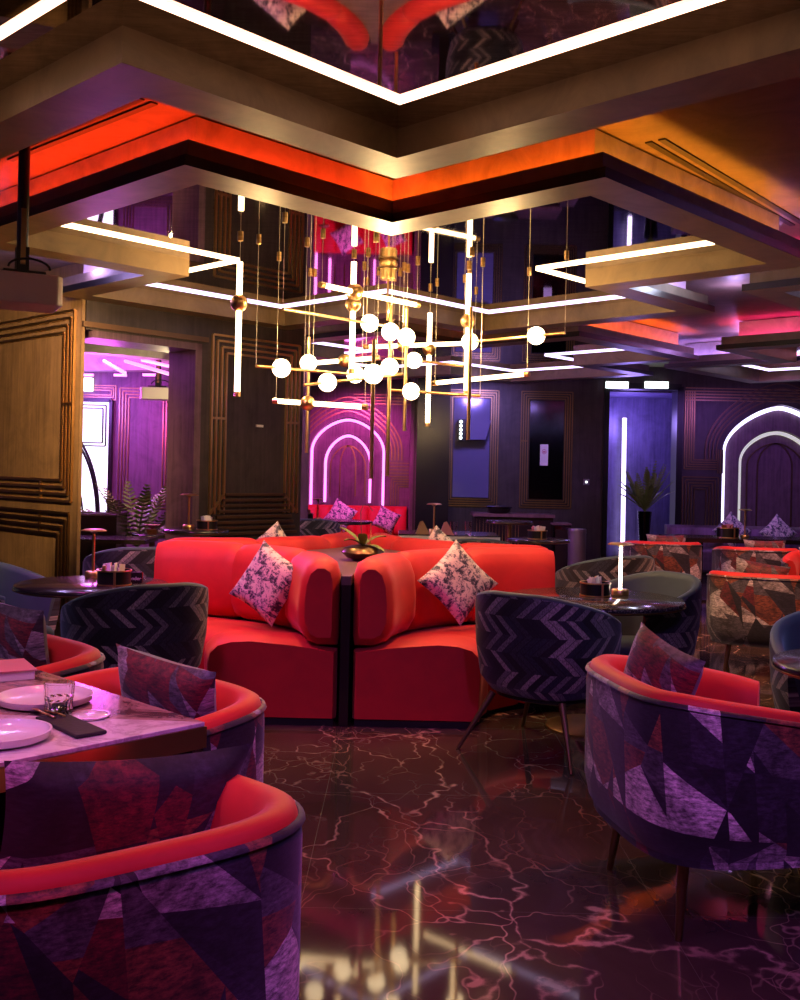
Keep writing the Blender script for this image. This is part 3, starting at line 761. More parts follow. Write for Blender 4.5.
def pillow(label, c, w, h, th, face, tilt, spin, mat, cat='cushion', group=None):
    """centre c, face direction (azimuth of its normal), tilt back, spin in its own plane"""
    mb = MB(); n = 16; vs = []; uv = []; fs = []
    for side in (1, -1):
        for i in range(n + 1):
            for j in range(n + 1):
                x, y = -1 + 2 * i / n, -1 + 2 * j / n
                k = (max(0, 1 - x ** 4) * max(0, 1 - y ** 4)) ** .55
                wob = .04 * math.sin(5 * x + 3 * y * side) * k
                X = x * (1 - .09 * (1 - y * y)); Z = y * (1 - .09 * (1 - x * x))
                vs.append((X * w / 2, -side * (th / 2) * (k + wob * .6) , Z * h / 2)); uv.append((X * w / 2 + side * 3 + .7, Z * h / 2 + .4))
    m2 = (n + 1) ** 2
    for s in (0, 1):
        for i in range(n):
            for j in range(n):
                q = (s*m2 + i*(n+1)+j, s*m2+(i+1)*(n+1)+j, s*m2+(i+1)*(n+1)+j+1, s*m2+i*(n+1)+j+1)
                fs.append(q if s == 0 else q[::-1])
    mb.add(vs, fs, uv)
    R = Matrix.Rotation(face, 4, 'Z') @ Matrix.Rotation(-tilt, 4, 'X') @ Matrix.Rotation(spin, 4, 'Y')
    mb.v = [tuple(R @ Vector(v)) for v in mb.v]
    o = mb.build('cushion', mat, None, True, label=label, cat=cat, group=group); o.location = c
    return o
# --- foreground and middle seating
armchair('patchwork armchair with red lining cut off by the bottom left corner of the view', (-.65, 2.10, 0), math.radians(38), top=.75)
armchair('patchwork armchair tucked at the marble table beside its brass corner', (-.86, 3.04, 0), math.radians(138))
armchair('patchwork armchair at the left edge in front of the blue tub chair', (-1.55, 3.72, 0), math.radians(138))
armchair('large patchwork armchair with red lining at the near right on bare marble floor', (1.14, 3.50, 0), math.radians(-80), a=.43, b=.43, top=.765, zb=.255)
armchair('patchwork armchair behind the small black table with orange triangles on its back', (2.78, 7.68, 0), math.radians(-20))
armchair('patchwork armchair with purple side standing nearest the lit doorway', (2.87, 11.1, 0), 0)
armchair('patchwork armchair below the left cushion of the white lit arch', (3.70, 10.5, 0), math.radians(-8))
armchair('far patchwork armchair partly cut by the right edge, beside the pink table', (4.05, 9.5, 0), math.radians(150))
tubchair('chevron tub chair seen from behind at the speckled table by the right booth', (.80, 5.36, 0), math.radians(-38))
tubchair('slate blue tub chair behind the right round table under the brass lamp', (1.47, 6.22, 0), math.radians(118))
tubchair('chevron tub chair behind the right booth end and the lit sachet caddy', (1.62, 7.95, 0), math.radians(25))
tubchair('blue tub chair cut by the right edge behind the small black table', (2.03, 4.42, 0), math.radians(165))
tubchair('chevron tub chair with its back to the view at the left round table', (-1.40, 5.42, 0), math.radians(38))
tubchair('blue tub chair below the golden wall panel at the left edge', (-2.42, 6.20, 0), math.radians(-100))
tubchair('chevron tub chair in shade behind the left round table', (-2.02, 7.75, 0), math.radians(25))
tubchair('dark chevron tub chair at the table before the far pink arch', (-1.10, 12.6, 0), math.radians(10))
tubchair('blue tub chair just behind the red booths beside the pale edged table', (.72, 9.52, 0), 0)
# cushions in armchairs
pillow('long patchwork cushion in the bottom left armchair', (-.585, 2.20, .645), .58, .38, .13, math.radians(40 + 180), .15, -.10, 'patch_pillow')
pillow('patchwork cushion in the armchair at the table corner', (-.70, 3.13, .72), .40, .31, .12, math.radians(-42 + 12), -.28, .12, 'patch_pillow')
pillow('patchwork cushion in the armchair at the left edge', (-1.50, 3.92, .75), .44, .36, .12, math.radians(-30), -.25, .10, 'patch_pillow')
pillow('patchwork cushion standing in the large near right armchair', (.93, 3.60, .70), .35, .36, .13, math.radians(-62), .15, .25, 'patch_pillow')
pillow('small patchwork cushion in the chair with orange triangles', (2.73, 7.62, .68), .40, .30, .12, math.radians(-10), .1, .15, 'patch_pillow')
pillow('patchwork cushion in the armchair nearest the lit doorway', (2.9, 10.95, .70), .44, .26, .12, 0, .1, 0, 'patch_pillow')
pillow('patchwork cushion in the armchair below the white lit arch', (3.76, 10.38, .70), .44, .26, .12, 0, .1, 0, 'patch_pillow')
pillow('patchwork cushion in the chair cut by the right edge', (4.0, 9.6, .68), .4, .28, .12, 0, .1, 0, 'patch_pillow')

# --- booths
BC = Vector((-.29, 7.07)); RO = 1.32; GAP = .03
def arc_sweep(cx, cy, prof, a0, a1, n=24, endpinch=0.0, caps=True, free0=False, free1=False):
    mb = MB(); vs = []; uv = []; m = len(prof); mr = sum(p[0] for p in prof) / m; mz = sum(p[1] for p in prof) / m
    for i in range(n + 1):
        f = i / n; t = a0 + (a1 - a0) * f
        e = min(f, 1 - f) * n
        k = 1 - endpinch * (1 - math.sqrt(max(0, 1 - max(0, 1 - e / 3.0) ** 2)))
        if (i < n / 2 and free0) or (i > n / 2 and free1): k = 1 - (free0 or free1) * (1 - math.sqrt(max(0, 1 - max(0, 1 - e / 4.0) ** 2)))
        for (r, z) in prof:
            rr, zz = mr + (r - mr) * k, mz + (z - mz) * (1 - (1 - k) * .6)
            vs.append((cx + rr * math.cos(t), cy + rr * math.sin(t), zz)); uv.append((rr * t, z))
    fs = [(i*m+j, (i+1)*m+j, (i+1)*m+(j+1) % m, i*m+(j+1) % m) for i in range(n) for j in range(m)]
    if caps: fs += [tuple(range(m))[::-1], tuple(range(n*m, (n+1)*m))]
    mb.add(vs, fs, uv); return mb
def rounded(r0, z0, r1, z1, rad, n=5):
    out = []
    for (cx, cz, s) in ((r1 - rad, z0 + rad, -PI/2), (r1 - rad, z1 - rad, 0), (r0 + rad, z1 - rad, PI/2), (r0 + rad, z0 + rad, PI)):
        for i in range(n + 1):
            t = s + PI/2 * i / n; out.append((cx + rad * math.cos(t), cz + rad * math.sin(t)))
    return out
def booth(label, sx, sy):
    # quarter ring: its centre is a corner of the square, backs turn to the middle
    ox, oy = sx * (RO + GAP), sy * (RO + GAP)
    r = thing('booth_sofa', label, 'booth sofa', (BC.x + ox, BC.y + oy, 0))
    a0 = {(-1, -1): 0, (1, -1): PI / 2, (1, 1): PI, (-1, 1): 3 * PI / 2}[(sx, sy)]
    seatp = [(RO - .74, .035), (RO - .01, .035), (RO - .01, .42), (RO - .25, .455), (RO - .5, .475), (RO - .62, .468), (RO - .70, .445), (RO - .745, .40), (RO - .755, .34)]
    for k in range(3): arc_sweep(0, 0, seatp, a0 + k * PI / 6, a0 + (k + 1) * PI / 6, 12, .05).build('seat', 'red', r, True)
    bp = [(RO - .13, .44)] + [(RO - .20, .47), (RO - .245, .55), (RO - .25, .68), (RO - .235, .82), (RO - .20, .905), (RO - .14, .945), (RO - .07, .945), (RO - .02, .915), (RO, .85), (RO, .5), (RO - .01, .44)]
    for k in range(3): arc_sweep(0, 0, bp, a0 + k * PI / 6, a0 + (k + 1) * PI / 6, 16, .16, True, (k == 0) * (.38 if sx * sy > 0 else .14), (k == 2) * (.38 if sx * sy < 0 else .14)).build('backrest', 'red', r, True)
    arc_sweep(0, 0, [(RO - .70, 0), (RO - .03, 0), (RO - .03, .036), (RO - .70, .036)], a0 + .02, a0 + PI / 2 - .02, 20).build('plinth', 'plinth', r)
    return r
booth('red velvet booth at the near left of the four-way seating island', -1, -1)
booth('red velvet booth at the near right of the four-way seating island', 1, -1)
booth('red velvet booth at the far left of the island, seen as its back rim', -1, 1)
booth('red velvet booth at the far right of the island, seen as its back rim', 1, 1)
# the star shaped divider with a wood top between the booths
def star(rad, z0, z1, mb, ext=0):
    poly = []
    q = RO + GAP
    for (sx, sy, a0) in ((-1, -1, 0), (1, -1, PI / 2), (1, 1, PI), (-1, 1, 3 * PI / 2)):
        seq = [a0 + PI / 2 * i / 16 for i in range(17)]
        if True: seq = seq[::-1]
        for t in seq: poly.append((sx * q + rad * math.cos(t), sy * q + rad * math.sin(t)))
    mb.prism(poly, z0, z1); return mb
dv = thing('island_table', 'star shaped dark table top between the four red booths', 'table', (BC.x, BC.y, 0))
star(RO + .004, 0, .80, MB()).build('base', 'dark', dv)
star(RO + .002, .80, .85, MB()).build('tabletop', 'wood', dv)
# floral cushions
pillow('floral cushion leaning in the near left red booth, lilac lit', (-.80, 6.24, .745), .38, .40, .15, math.radians(-22), .25, .50, 'floral')
pillow('pale floral cushion standing on a corner in the near right red booth', (.38, 6.33, .765), .39, .39, .15, math.radians(20), .30, PI / 4 + .05, 'floral')
pillow('tip of a floral cushion behind the near left booth back', (-.98, 7.80, .78), .40, .40, .14, math.radians(20), -.28, PI / 4 + .1, 'floral')
pillow('tip of a floral cushion behind the near right booth back', (.33, 7.72, .78), .40, .40, .14, math.radians(-15), -.28, PI / 4 - .1, 'floral')
# orchid bowl on island
pb = on(362, 562, .85)
pl = thing('orchid_bowl', 'flat bronze bowl with green orchid leaves on the island table', 'potted plant', (pb.x, pb.y + .12, .85))
MB().lathe([(.001, 0), (.06, 0), (.11, .022), (.145, .055), (.125, .085), (.08, .10), (.07, .095), (.001, .08)]).build('bowl', 'pot', pl, True)
def leaf(mb, base, az, ln, w, lift, droop):
    n = 8; vs = []
    for i in range(n + 1):
        t = i / n; ww = w * math.sin(PI * (t * .9 + .08)) ** .8
        x = ln * t; z = lift * t - droop * t * t
        for s in (-1, 0, 1): vs.append((base[0] + math.cos(az) * x - math.sin(az) * ww * s, base[1] + math.sin(az) * x + math.cos(az) * ww * s, base[2] + z + abs(s) * w * .25))
    mb.add(vs, [(i*3+j, (i+1)*3+j, (i+1)*3+j+1, i*3+j+1) for i in range(n) for j in range(2)])
for az, ln, li in ((.4, .13, .12), (1.6, .12, .10), (2.8, .14, .16), (3.6, .11, .1), (4.7, .12, .14), (5.6, .15, .05)):
    mb = MB(); leaf(mb, (0, 0, .09), az, ln * 1.25, .032, li * 1.3, .09); mb.build('leaf', 'leaf', pl, True)
mb = MB(); mb.tube([(0, 0, .09), (-.015, 0, .22), (-.02, 0, .32), (-.005, 0, .37), (.03, 0, .37), (.06, 0, .33)], .003, 6); mb.build('stem', 'stalk', pl)
mb = MB(); mb.tube([(.05, .01, .09), (.05, .01, .25)], .004, 6); mb.build('stake', 'brass', pl)

# ------------------------------------------------------------------ tables
def round_table(label, c, r_, top='dark', z=.75, basemat='brass_dull', base_r=.24):
    t = thing('round_table', label, 'table', (c[0], c[1], 0))
    MB().lathe([(.001, z - .035), (r_ - .02, z - .035), (r_, z - .025), (r_, z - .006), (r_ - .006, z), (.001, z)], n=56).build('tabletop', top, t, True)
    MB().lathe([(r_ - .01, z - .036), (r_ + .003, z - .03), (r_ + .003, z - .024), (r_ - .01, z - .020)], n=56).build('edge_band', 'brass_dull', t, True)
    MB().tube([(0, 0, .02), (0, 0, z - .034)], .03, 16).build('column', basemat, t, True)
    MB().lathe([(.001, 0), (base_r, 0), (base_r, .012), (base_r - .02, .02), (.04, .025), (.001, .03)], n=40).build('base', basemat, t, True)
    return t
TR = (1.14, 5.82); TL = (-1.80, 5.97)
round_table('round speckled stone table beside the right red booth', TR, .50, 'stone_dark', base_r=.27)
round_table('round glossy black table at the left below the golden panel', TL, .44)
round_table('small round glossy black table cut by the right edge', (1.80, 3.78), .37, z=.765)
round_table('round table beyond the left booth holding brass lamp and sachets', (-1.72, 8.6), .28, z=.92)
round_table('round table with a caddy beyond the right booth', (1.52, 11.0), .34)
round_table('dark round table in front of the far pink arch sofa', (-.88, 14.0), .52)
round_table('bar height round table with brass leg beside the ribbed counter', (1.32, 12.1), .28, z=.89)
def rect_table(label, c, w, d, rz, z=.75, th=.07, top='tabletop', edge='brass', leg='dark', group=None):
    t = thing('dining_table', label, 'table', (c[0], c[1], 0), rz)
    MB().box(-w/2, -d/2, z - .012, w/2, d/2, z).build('tabletop', top, t, bevel=.002)
    MB().box(-w/2 - .004, -d/2 - .004, z - th, w/2 + .004, d/2 + .004, z - .012).build('edge_band', edge, t)
    for sx in (-1, 1):
        MB().box(sx * (w/2 - .35) - .05, -.14, .02, sx * (w/2 - .35) + .05, .14, z - th).build('pedestal', leg, t)
        MB().box(sx * (w/2 - .35) - .12, -.24, 0, sx * (w/2 - .35) + .12, .24, .02).build('foot', leg, t)
    return t
# near marble table: corner at the right
cor = on(205, 722, .75); ang = math.atan2(.70, -.714)     # long side runs up-left
dl = Vector((-.725, .689)); dsd = Vector((-.689, -.725))
ctr_t = Vector((cor.x, cor.y)) + dl * 1.0 + dsd * .45
rect_table('white and brown marble table with a brass edge at the near left', ctr_t, 2.0, .90, math.atan2(dl.y, dl.x))
rect_table('pale edged dining table beyond the red booths', (.50, 10.35), 1.0, .70, 0, z=.83, th=.085, top='dark', edge='paper')
rect_table('long dark table before the white lit arch', (4.45, 12.1), 2.5, .7, 0, top='dark', edge='dark', th=.05)
rect_table('pale edged table cut by the right edge', (4.2, 8.75), .8, .7, 0, z=.78, top='dark', edge='paper', th=.05)
rect_table('dark table in front of the planter beyond the left tub chairs', (-2.98, 9.75), 1.2, .5, 0, top='dark', edge='dark', th=.04)

# table lamps and caddies
def lamp(label, loc, h=.30, glow=None):
    r = thing('table_lamp', label, 'table lamp', loc)
    MB().lathe([(.001, 0), (.048, 0), (.05, .004), (.05, .032), (.045, .036), (.001, .036)]).build('base', 'brass', r, True)
    MB().tube([(0, 0, .036), (0, 0, h - .02)], .009, 10).build('stem', 'brass' if not glow else glow, r, True)
    MB().lathe([(.001, h + .002), (.06, h - .002), (.078, h - .010), (.078, h - .014), (.03, h - .016), (.008, h - .03), (.001, h - .03)]).build('shade', 'brass', r, True)
    return r
def caddy(label, loc, s=1.0, glow=False):
    r = thing('table_caddy', label, 'caddy', loc)
    R_ = .085 * s
    MB().lathe([(.001, 0), (R_, 0), (R_, .078 * s), (R_ - .006, .078 * s), (R_ - .006, .02), (.001, .02)], n=32).build('cup', 'black', r, True)
    for z in (0.002, .074 * s): MB().lathe([(R_ - .001, z), (R_ + .005, z), (R_ + .005, z + .008), (R_ - .001, z + .008)], n=32).build('rim', 'brass', r, True)
    MB().box(.02 * s, -R_ - .004, 0, .032 * s, -R_ + .002, .08 * s).build('strap', 'brass', r)
    return r
def sachets(base, n, where, s=1.0, mats=('paper',)):
    for k in range(n):
        az = random.uniform(0, 6.28); rr = .035 * s
        mb = MB(); w, hh = .028 * s, .075 * s
        x, y = base[0] + rr * math.cos(k * 2 * PI / n), base[1] + rr * math.sin(k * 2 * PI / n)
        tl = Vector((random.uniform(-.35, .35), random.uniform(-.35, .35), 1)).normalized()
        a = Vector((x, y, base[2] + .03 * s)); mb.obox(a, a + tl * (hh + random.uniform(0, .02)), .004 * s, w * 1.6, Vector((math.cos(az), math.sin(az), 0)))
        mb.build('sugar_sachet', mats[k % len(mats)], None, bevel=.001, label='pale paper sachet standing in ' + where, cat='sachet', group='sachets in ' + where)
def shaker(label, loc, mat='glass', h=.09):
    r = thing('shaker', label, 'shaker', loc)
    MB().lathe([(.001, 0), (.016, 0), (.018, .01), (.012, h * .7), (.001, h * .7)], n=16).build('body', mat, r, True)
    MB().lathe([(.013, h * .7), (.014, h * .75), (.012, h), (.001, h + .004)], n=16).build('cap', 'brass', r, True)
p = on(595, 596, .75); caddy('black and brass sachet caddy on the speckled stone table', p); sachets(p, 7, 'the caddy on the speckled stone table')
sh = Vector(p); shaker('small brass capped shaker standing in the lit right caddy', (p.x + .01, p.y + .02, .772))
p = on(620, 595, .75); lamp('slim brass lamp lit white on the speckled stone table', p, .31, 'candle')
p = on(114, 585, .75); caddy('black and brass sachet caddy on the glossy left table', p, 1.12); sachets(p, 5, 'the caddy on the glossy left table', 1.1, ('paper', 'paper', 'rose'))
shaker('brass capped shaker standing in the left caddy', (p.x - .055, p.y - .01, .772))
p = on(93, 577, .75); lamp('slim brass lamp on the glossy left table', p, .30)
p = on(134, 582, .75); bk = thing('menu_block', 'small black block with gold and white lettering beside the left caddy', 'sign', (p.x, p.y - .02, .75), .1)
MB().box(-.055, -.02, 0, .055, .02, .062).build('block', 'dark', bk, bevel=.003)
def text(s, size, loc, mat, par, rot=(PI / 2, 0, 0)):
    cu = bpy.data.curves.new('lettering', 'FONT'); cu.body = s; cu.size = size; cu.extrude = .001; cu.materials.append(M[mat])
    tmp = bpy.data.objects.new('lettering', cu); COL.objects.link(tmp); bpy.context.view_layer.update()
    me = bpy.data.meshes.new_from_object(tmp.evaluated_get(bpy.context.evaluated_depsgraph_get())); bpy.data.objects.remove(tmp)
    me.materials.clear(); me.materials.append(M[mat])
    o = bpy.data.objects.new('lettering', me); COL.objects.link(o); o.parent = par; o.location = loc; o.rotation_euler = rot
text('hot', .028, (-.045, -.0205, .040), 'brass', bk); text('wonder', .030, (-.045, -.0205, .016), 'paper', bk)
p = (-1.79, 8.62, .92); lamp('slim brass lamp on the round table beyond the left booth', p, .30)
p = (-1.62, 8.55, .92); caddy('sachet caddy on the round table beyond the left booth', p); sachets(p, 5, 'the caddy beyond the left booth')
p = (.36, 10.4, .83); lamp('slim brass lamp on the pale edged table beyond the booths', p, .30)
p = (1.50, 10.95, .75); caddy('sachet caddy on the round table beyond the right booth', p, 1.2); sachets(p, 5, 'the caddy beyond the right booth', 1.25, ('paper', 'rose'))
p = (-1.28, 13.9, .75); caddy('caddy on the table before the pink arch', p, 1.2); sachets(p, 4, 'the caddy before the pink arch', 1.2, ('rose', 'rust'))
p = (-1.12, 13.95, .75); lamp('slim brass lamp on the table before the pink arch', p, .30)
p = (4.12, 12.05, .75); lamp('slim brass lamp on the long table below the left floral cushion', p, .34)
p = (3.90, 12.0, .75); caddy('dark red caddy on the long table before the lit arch', p, 1.5); sachets(p, 4, 'the caddy before the lit arch', 1.4, ('rust', 'rose'))
def tumbler(label, loc, r_=.04, h=.1, group=None):
    o = MB().lathe([(.001, 0), (r_ * .92, 0), (r_, h), (r_ - .003, h), (r_ * .92 - .004, .012), (.001, .012)], n=24).build('drinking_glass', 'glass', None, True, label=label, cat='glass', group=group)
    o.location = loc; return o
tumbler('tall tumbler on the right half of the pale edged table', (.70, 10.2, .83), .035, .13)
tumbler('tumbler in the middle of the pale edged table', (.56, 10.3, .83), .04, .12)
# folded napkins on that table
for i, (x, y, l_, mt_) in enumerate(((.24, 10.15, 'dark red folded napkin near the lamp of the pale edged table', 'rust'), (.48, 10.12, 'pink folded napkin beside the tumbler on the pale edged table', 'rose'))):
    mb = MB(); mb.add([(-.07, -.05, 0), (.07, -.05, 0), (.07, .05, 0), (-.07, .05, 0), (0, 0, .13), (-.03, .0, .12), (.05, 0, .10)], [(3,2,1,0), (0,1,4), (1,2,4), (2,3,5), (3,0,5), (4,2,5), (0,4,5)])
    o = mb.build('napkin', mt_, None, label=l_, cat='napkin'); o.location = (x, y, .83)

# near table settings
def plate(label, p, r_, h=.035):
    o = MB().lathe([(.001, 0), (r_ * .8, 0), (r_ * .97, h * .35), (r_, h), (r_ - .006, h), (r_ * .9, h * .5), (r_ * .78, .008), (.001, .008)], n=56).build('plate', 'white', None, True, label=label, cat='plate')
    o.location = p; return o
p = on(45, 703, .75); plate('white plate with raised rim behind the cut glass tumbler', (p.x, p.y, .75), .135, .026)
p = on(2, 740, .75); plate('white plate cut by the left edge beside the black napkin', (p.x, p.y, .75), .12, .026)
p = on(86, 717, .75); plate('small flat saucer under the right side of the tumbler', (p.x + .01, p.y, .75), .055, .008)
p = on(64, 712, .75)
gt = thing('cut_glass_tumbler', 'cut glass whisky tumbler on the marble table', 'glass', (p.x, p.y - .045, .7505))
mb = MB(); n = 24; prof = [(.034, 0), (.037, .006), (.038, .045), (.040, .052), (.0415, .092), (.0385, .092), (.036, .05), (.034, .02), (.001, .018)]
vs = []; fs = []
full = [(.001, 0)] + prof; mm = len(full)
for k in range(n):
    t = 2 * PI * k / n
    for j, (rr, z) in enumerate(full):
        q = rr - (.003 if (k % 2 and 2 <= j <= 3) else 0); vs.append((q * math.cos(t), q * math.sin(t), z))
for k in range(n):
    for j in range(mm - 1): fs.append((k*mm+j, ((k+1) % n)*mm+j, ((k+1) % n)*mm+j+1, k*mm+j+1))
mb.add(vs, fs); mb.build('glass_body', 'glass', gt)
nd = (Vector(on(50, 718, .75)) , Vector(on(92, 737, .75)))
mb = MB(); mb.obox(nd[0] + Vector((0, 0, .006)), nd[1] + Vector((0, 0, .006)), .085, .010); np_ = mb.build('napkin', 'napkin', None, bevel=.004, label='folded black napkin on the marble table', cat='napkin')
d = (nd[0] - nd[1]).normalized(); sd = Vector((-d.y, d.x, 0))
for k, nm in ((-1, 'gold fork with its handle tucked in the black napkin'), (1, 'gold knife with its handle tucked in the black napkin')):
    mb = MB(); a_ = nd[0] + sd * .014 * k + Vector((0, 0, .015)); mb.obox(a_ - d * .06, a_ + d * .055, .007, .003)
    if k < 0:
        for q in (-1, 0, 1): mb.obox(a_ + d * .05 + sd * .005 * q, a_ + d * .085 + sd * .005 * q, .0028, .002)
    else: mb.obox(a_ + d * .05, a_ + d * .10, .012, .002)
    mb.build('fork' if k < 0 else 'knife', 'brass', None, label=nm, cat='cutlery')
p0_ = on(0, 690, .752); p1_ = on(26, 672, .752); pm = on(2, 678, .75)
mn = thing('menu_folder', 'pink and white menu folder lying at the left edge of the marble table', 'menu', (pm.x - .06, pm.y, .75), .55)
MB().box(-.14, -.10, .0, .14, .10, .03).build('pages', 'paper', mn, bevel=.003)
MB().box(-.145, -.105, .03, .145, .105, .034).build('cover', 'rose', mn)

# ------------------------------------------------------------------ far furniture
def sofa(label, x0, x1, yb, z, mat, n, cat='sofa'):
    r = thing('banquette_sofa', label, cat, ((x0 + x1) / 2, yb, 0)); w = x1 - x0
    MB().box(-w/2, -.62, .08, w/2, -.02, .42).build('seat', mat, r, bevel=.04)
    MB().box(-w/2 + .03, -.58, 0, w/2 - .03, -.06, .08).build('plinth', 'plinth', r)
    for k in range(n):
        a_, b_ = -w/2 + w * k / n, -w/2 + w * (k + 1) / n; c_ = (a_ + b_) / 2; mb = MB(); vs = []; fs = []
        for i in range(9):
            t = i / 8; x = a_ + (b_ - a_) * t; bu = .035 * math.sin(PI * t) ** .6
            for (y, zz) in ((-.0, .40), (-.15 - bu, .40), (-.15 - bu, z - .05), (-.10 - bu * .5, z), (0, z)): vs.append((x, y, zz))
        for i in range(8):
            for j in range(5): fs.append((i*5+j, (i+1)*5+j, (i+1)*5+(j+1) % 5, i*5+(j+1) % 5))
        fs += [(0,1,2,3,4), (44,43,42,41,40)]
        mb.add(vs, fs); mb.build('back_channel', mat, r, True)
    return r
sofa('channelled red sofa under the far pink arch', -1.75, .12, YA - .05, .88, 'red', 9)
sofa('low dark sofa under the white lit arch', 4.0, 8.2, YB - .06, .74, 'wall_plum', 10)
pillow('lilac floral cushion left of the pair under the white lit arch', (at(730, 530, 14.7).x, 14.62, .70), .40, .40, .13, 0, .2, PI / 4, 'floral')
pillow('lilac floral cushion right of the pair under the white lit arch', (at(776, 530, 14.7).x, 14.62, .68), .40, .40, .13, 0, .2, PI / 4, 'floral')
pillow('pink floral cushion on the far red sofa at the left end', (-1.66, 15.95, .72), .34, .38, .12, 0, .2, .5, 'floral')
pillow('pink floral cushion behind the orchid on the far red sofa', (-.92, 15.95, .74), .40, .40, .13, 0, .2, .55, 'floral')
pillow('pink floral cushion at the right end of the far red sofa', (-.20, 15.95, .68), .36, .36, .13, 0, .2, .45, 'floral')
# ribbed counter
cx0, cx1 = xr(474, 13.3), xr(556, 13.3)
r = thing('sideboard', 'dark counter with brass hoop ribs below the smoked glass panels', 'sideboard', ((cx0 + cx1) / 2, 13.55, 0)); w = cx1 - cx0
MB().box(-w/2 + .02, -.22, .05, w/2 - .02, .24, .88).build('body', 'dark', r)
MB().box(-w/2, -.25, .88, w/2, .26, .92).build('top', 'wall_plum', r)
for k in range(7):
    x = -w/2 + .05 + k * .085
    MB().tube([(x, -.235, .86), (x, -.235, .12), (x + .02, -.235, .07), (x + .04, -.235, .12), (x + .04, -.235, .86)], .008, 6).build('rib', 'brass', r)
r = thing('bowl', 'wide black bowl on the dark ribbed counter', 'bowl', (at(499, 510, 13.5).x, 13.5, .92))
MB().lathe([(.001, 0), (.12, 0), (.15, .03), (.155, .07)], n=32).build('basin', 'black', r, True)
MB().lathe([(.001, .11), (.14, .10), (.175, .088), (.175, .07), (.001, .07)], n=32).build('lid', 'panel_glass_dark', r, True)
r = thing('cabinet', 'low dark cabinet between the counter and the waste bin', 'cabinet', (xr(556, 13) + .1, 13.3, 0))
MB().box(-.10, -.2, 0, .12, .2, .80).build('body', 'panel_glass_dark', r, bevel=.01); MB().box(-.11, -.21, .8, .13, .21, .82).build('top', 'wall_plum', r)
MB().box(-.08, -.212, .06, .10, -.198, .74).build('door', 'dark', r)
b_ = at(577, 540, 13.0)
r = thing('waste_bin', 'round steel waste bin beside the dark cabinet', 'bin', (b_.x, 13.0, 0))
MB().lathe([(.001, 0), (.11, 0), (.115, .01), (.115, .70), (.001, .70)], n=28).build('body', 'binmetal', r, True)
MB().lathe([(.117, .70), (.12, .71), (.115, .76), (.001, .77)], n=28).build('lid', 'binmetal', r, True)
# planter with palm in the opening
pa, pbx = at(76, 520, 10.5).x, at(122, 520, 10.5).x; pt = at(105, 513, 10.5).z
r = thing('planter', 'long black planter box in the opening', 'planter', ((pa + pbx) / 2 - .1, 10.5, 0)); w = pbx - pa + .2
MB().box(-w/2, -.2, 0, w/2, .2, pt - .02).build('box', 'dark', r)
MB().box(-w/2 - .01, -.21, pt - .02, w/2 + .01, -.17, pt).box(-w/2 - .01, .17, pt - .02, w/2 + .01, .21, pt).build('rim', 'wall_plum', r)
def frond(mb, base, az, ln, lift, droop, lw=.16, n=14):
    pts = []
    for i in range(n + 1):
        t = i / n; x = ln * t * (1 - .2 * t); pts.append(Vector((base[0] + math.cos(az) * x, base[1] + math.sin(az) * x, base[2] + lift * t - droop * t * t)))
    mb.tube(pts, [.006 * (1 - .7 * i / n) for i in range(n + 1)], 5)
    for i in range(2, n + 1):
        d = (pts[i] - pts[i - 1]).normalized(); sdv = Vector((-math.sin(az), math.cos(az), 0)); l = lw * math.sin(PI * (i / n) * .8 + .3)
        for s in (-1, 1):
            tip = pts[i] + (sdv * s * .8 + d * .7).normalized() * l + Vector((0, 0, -.25 * l)); wv = d * .010
            mb.add([pts[i] - wv, pts[i] + wv, tip.lerp(pts[i], .4) + wv * 1.2 + Vector((0, 0, .004)), tip, tip.lerp(pts[i], .4) - wv * 1.2], [(0, 1, 2, 3, 4)])
def palm(label, c, z0, n, ln, lift, seed, potf, lw=.13):
    random.seed(seed); r = thing('potted_palm', label, 'potted palm', (c[0], c[1], 0)); potf(r)
    for k in range(n):
        az = 2 * PI * k / n + random.uniform(-.3, .3); f_ = random.uniform(.5, 1)
        mb = MB(); frond(mb, (0, 0, z0), az, ln * f_, lift * random.uniform(.6, 1.1), .30 * f_ * lift, lw); mb.build('frond', 'leaf', r)
    return r
def pot1(r): MB().lathe([(.001, 0), (.12, 0), (.17, .4), (.17, .44), (.15, .44), (.001, .40)], n=24).build('pot', 'dark', r, True)
q = at(137, 520, 11.1); palm('bushy green palm beside the long black planter', (q.x, 11.1, 0), .55, 22, .75, .80, 3, pot1)
def pot2(r): MB().lathe([(.001, 0), (.10, 0), (.07, .5), (.10, .95), (.085, .95), (.055, .5), (.001, .3)], n=24).build('vase', 'panel_glass_dark', r, True)
q = at(645, 500, 14.6); palm('dark feathery palm in a tall vase in front of the lit doorway', (q.x, 14.6, 0), .95, 34, .50, .78, 5, pot2, .075)
r = thing('flower_pot', 'pink lit low plant on the round table beside the palm', 'plant', (at(152, 533, 10.4).x, 10.4, .75))
rt = round_table('small dark round table holding the pink lit plant', (at(152, 533, 10.4).x, 10.4), .20)
MB().lathe([(.001, 0), (.05, 0), (.06, .05), (.05, .05), (.001, .04)], n=18).build('pot', 'rust', r, True)
random.seed(11)
for k in range(9):
    mb = MB(); leaf(mb, (0, 0, .04), k * .7, .10, .03, .10, .05); mb.build('leaf', 'rose', r, True)
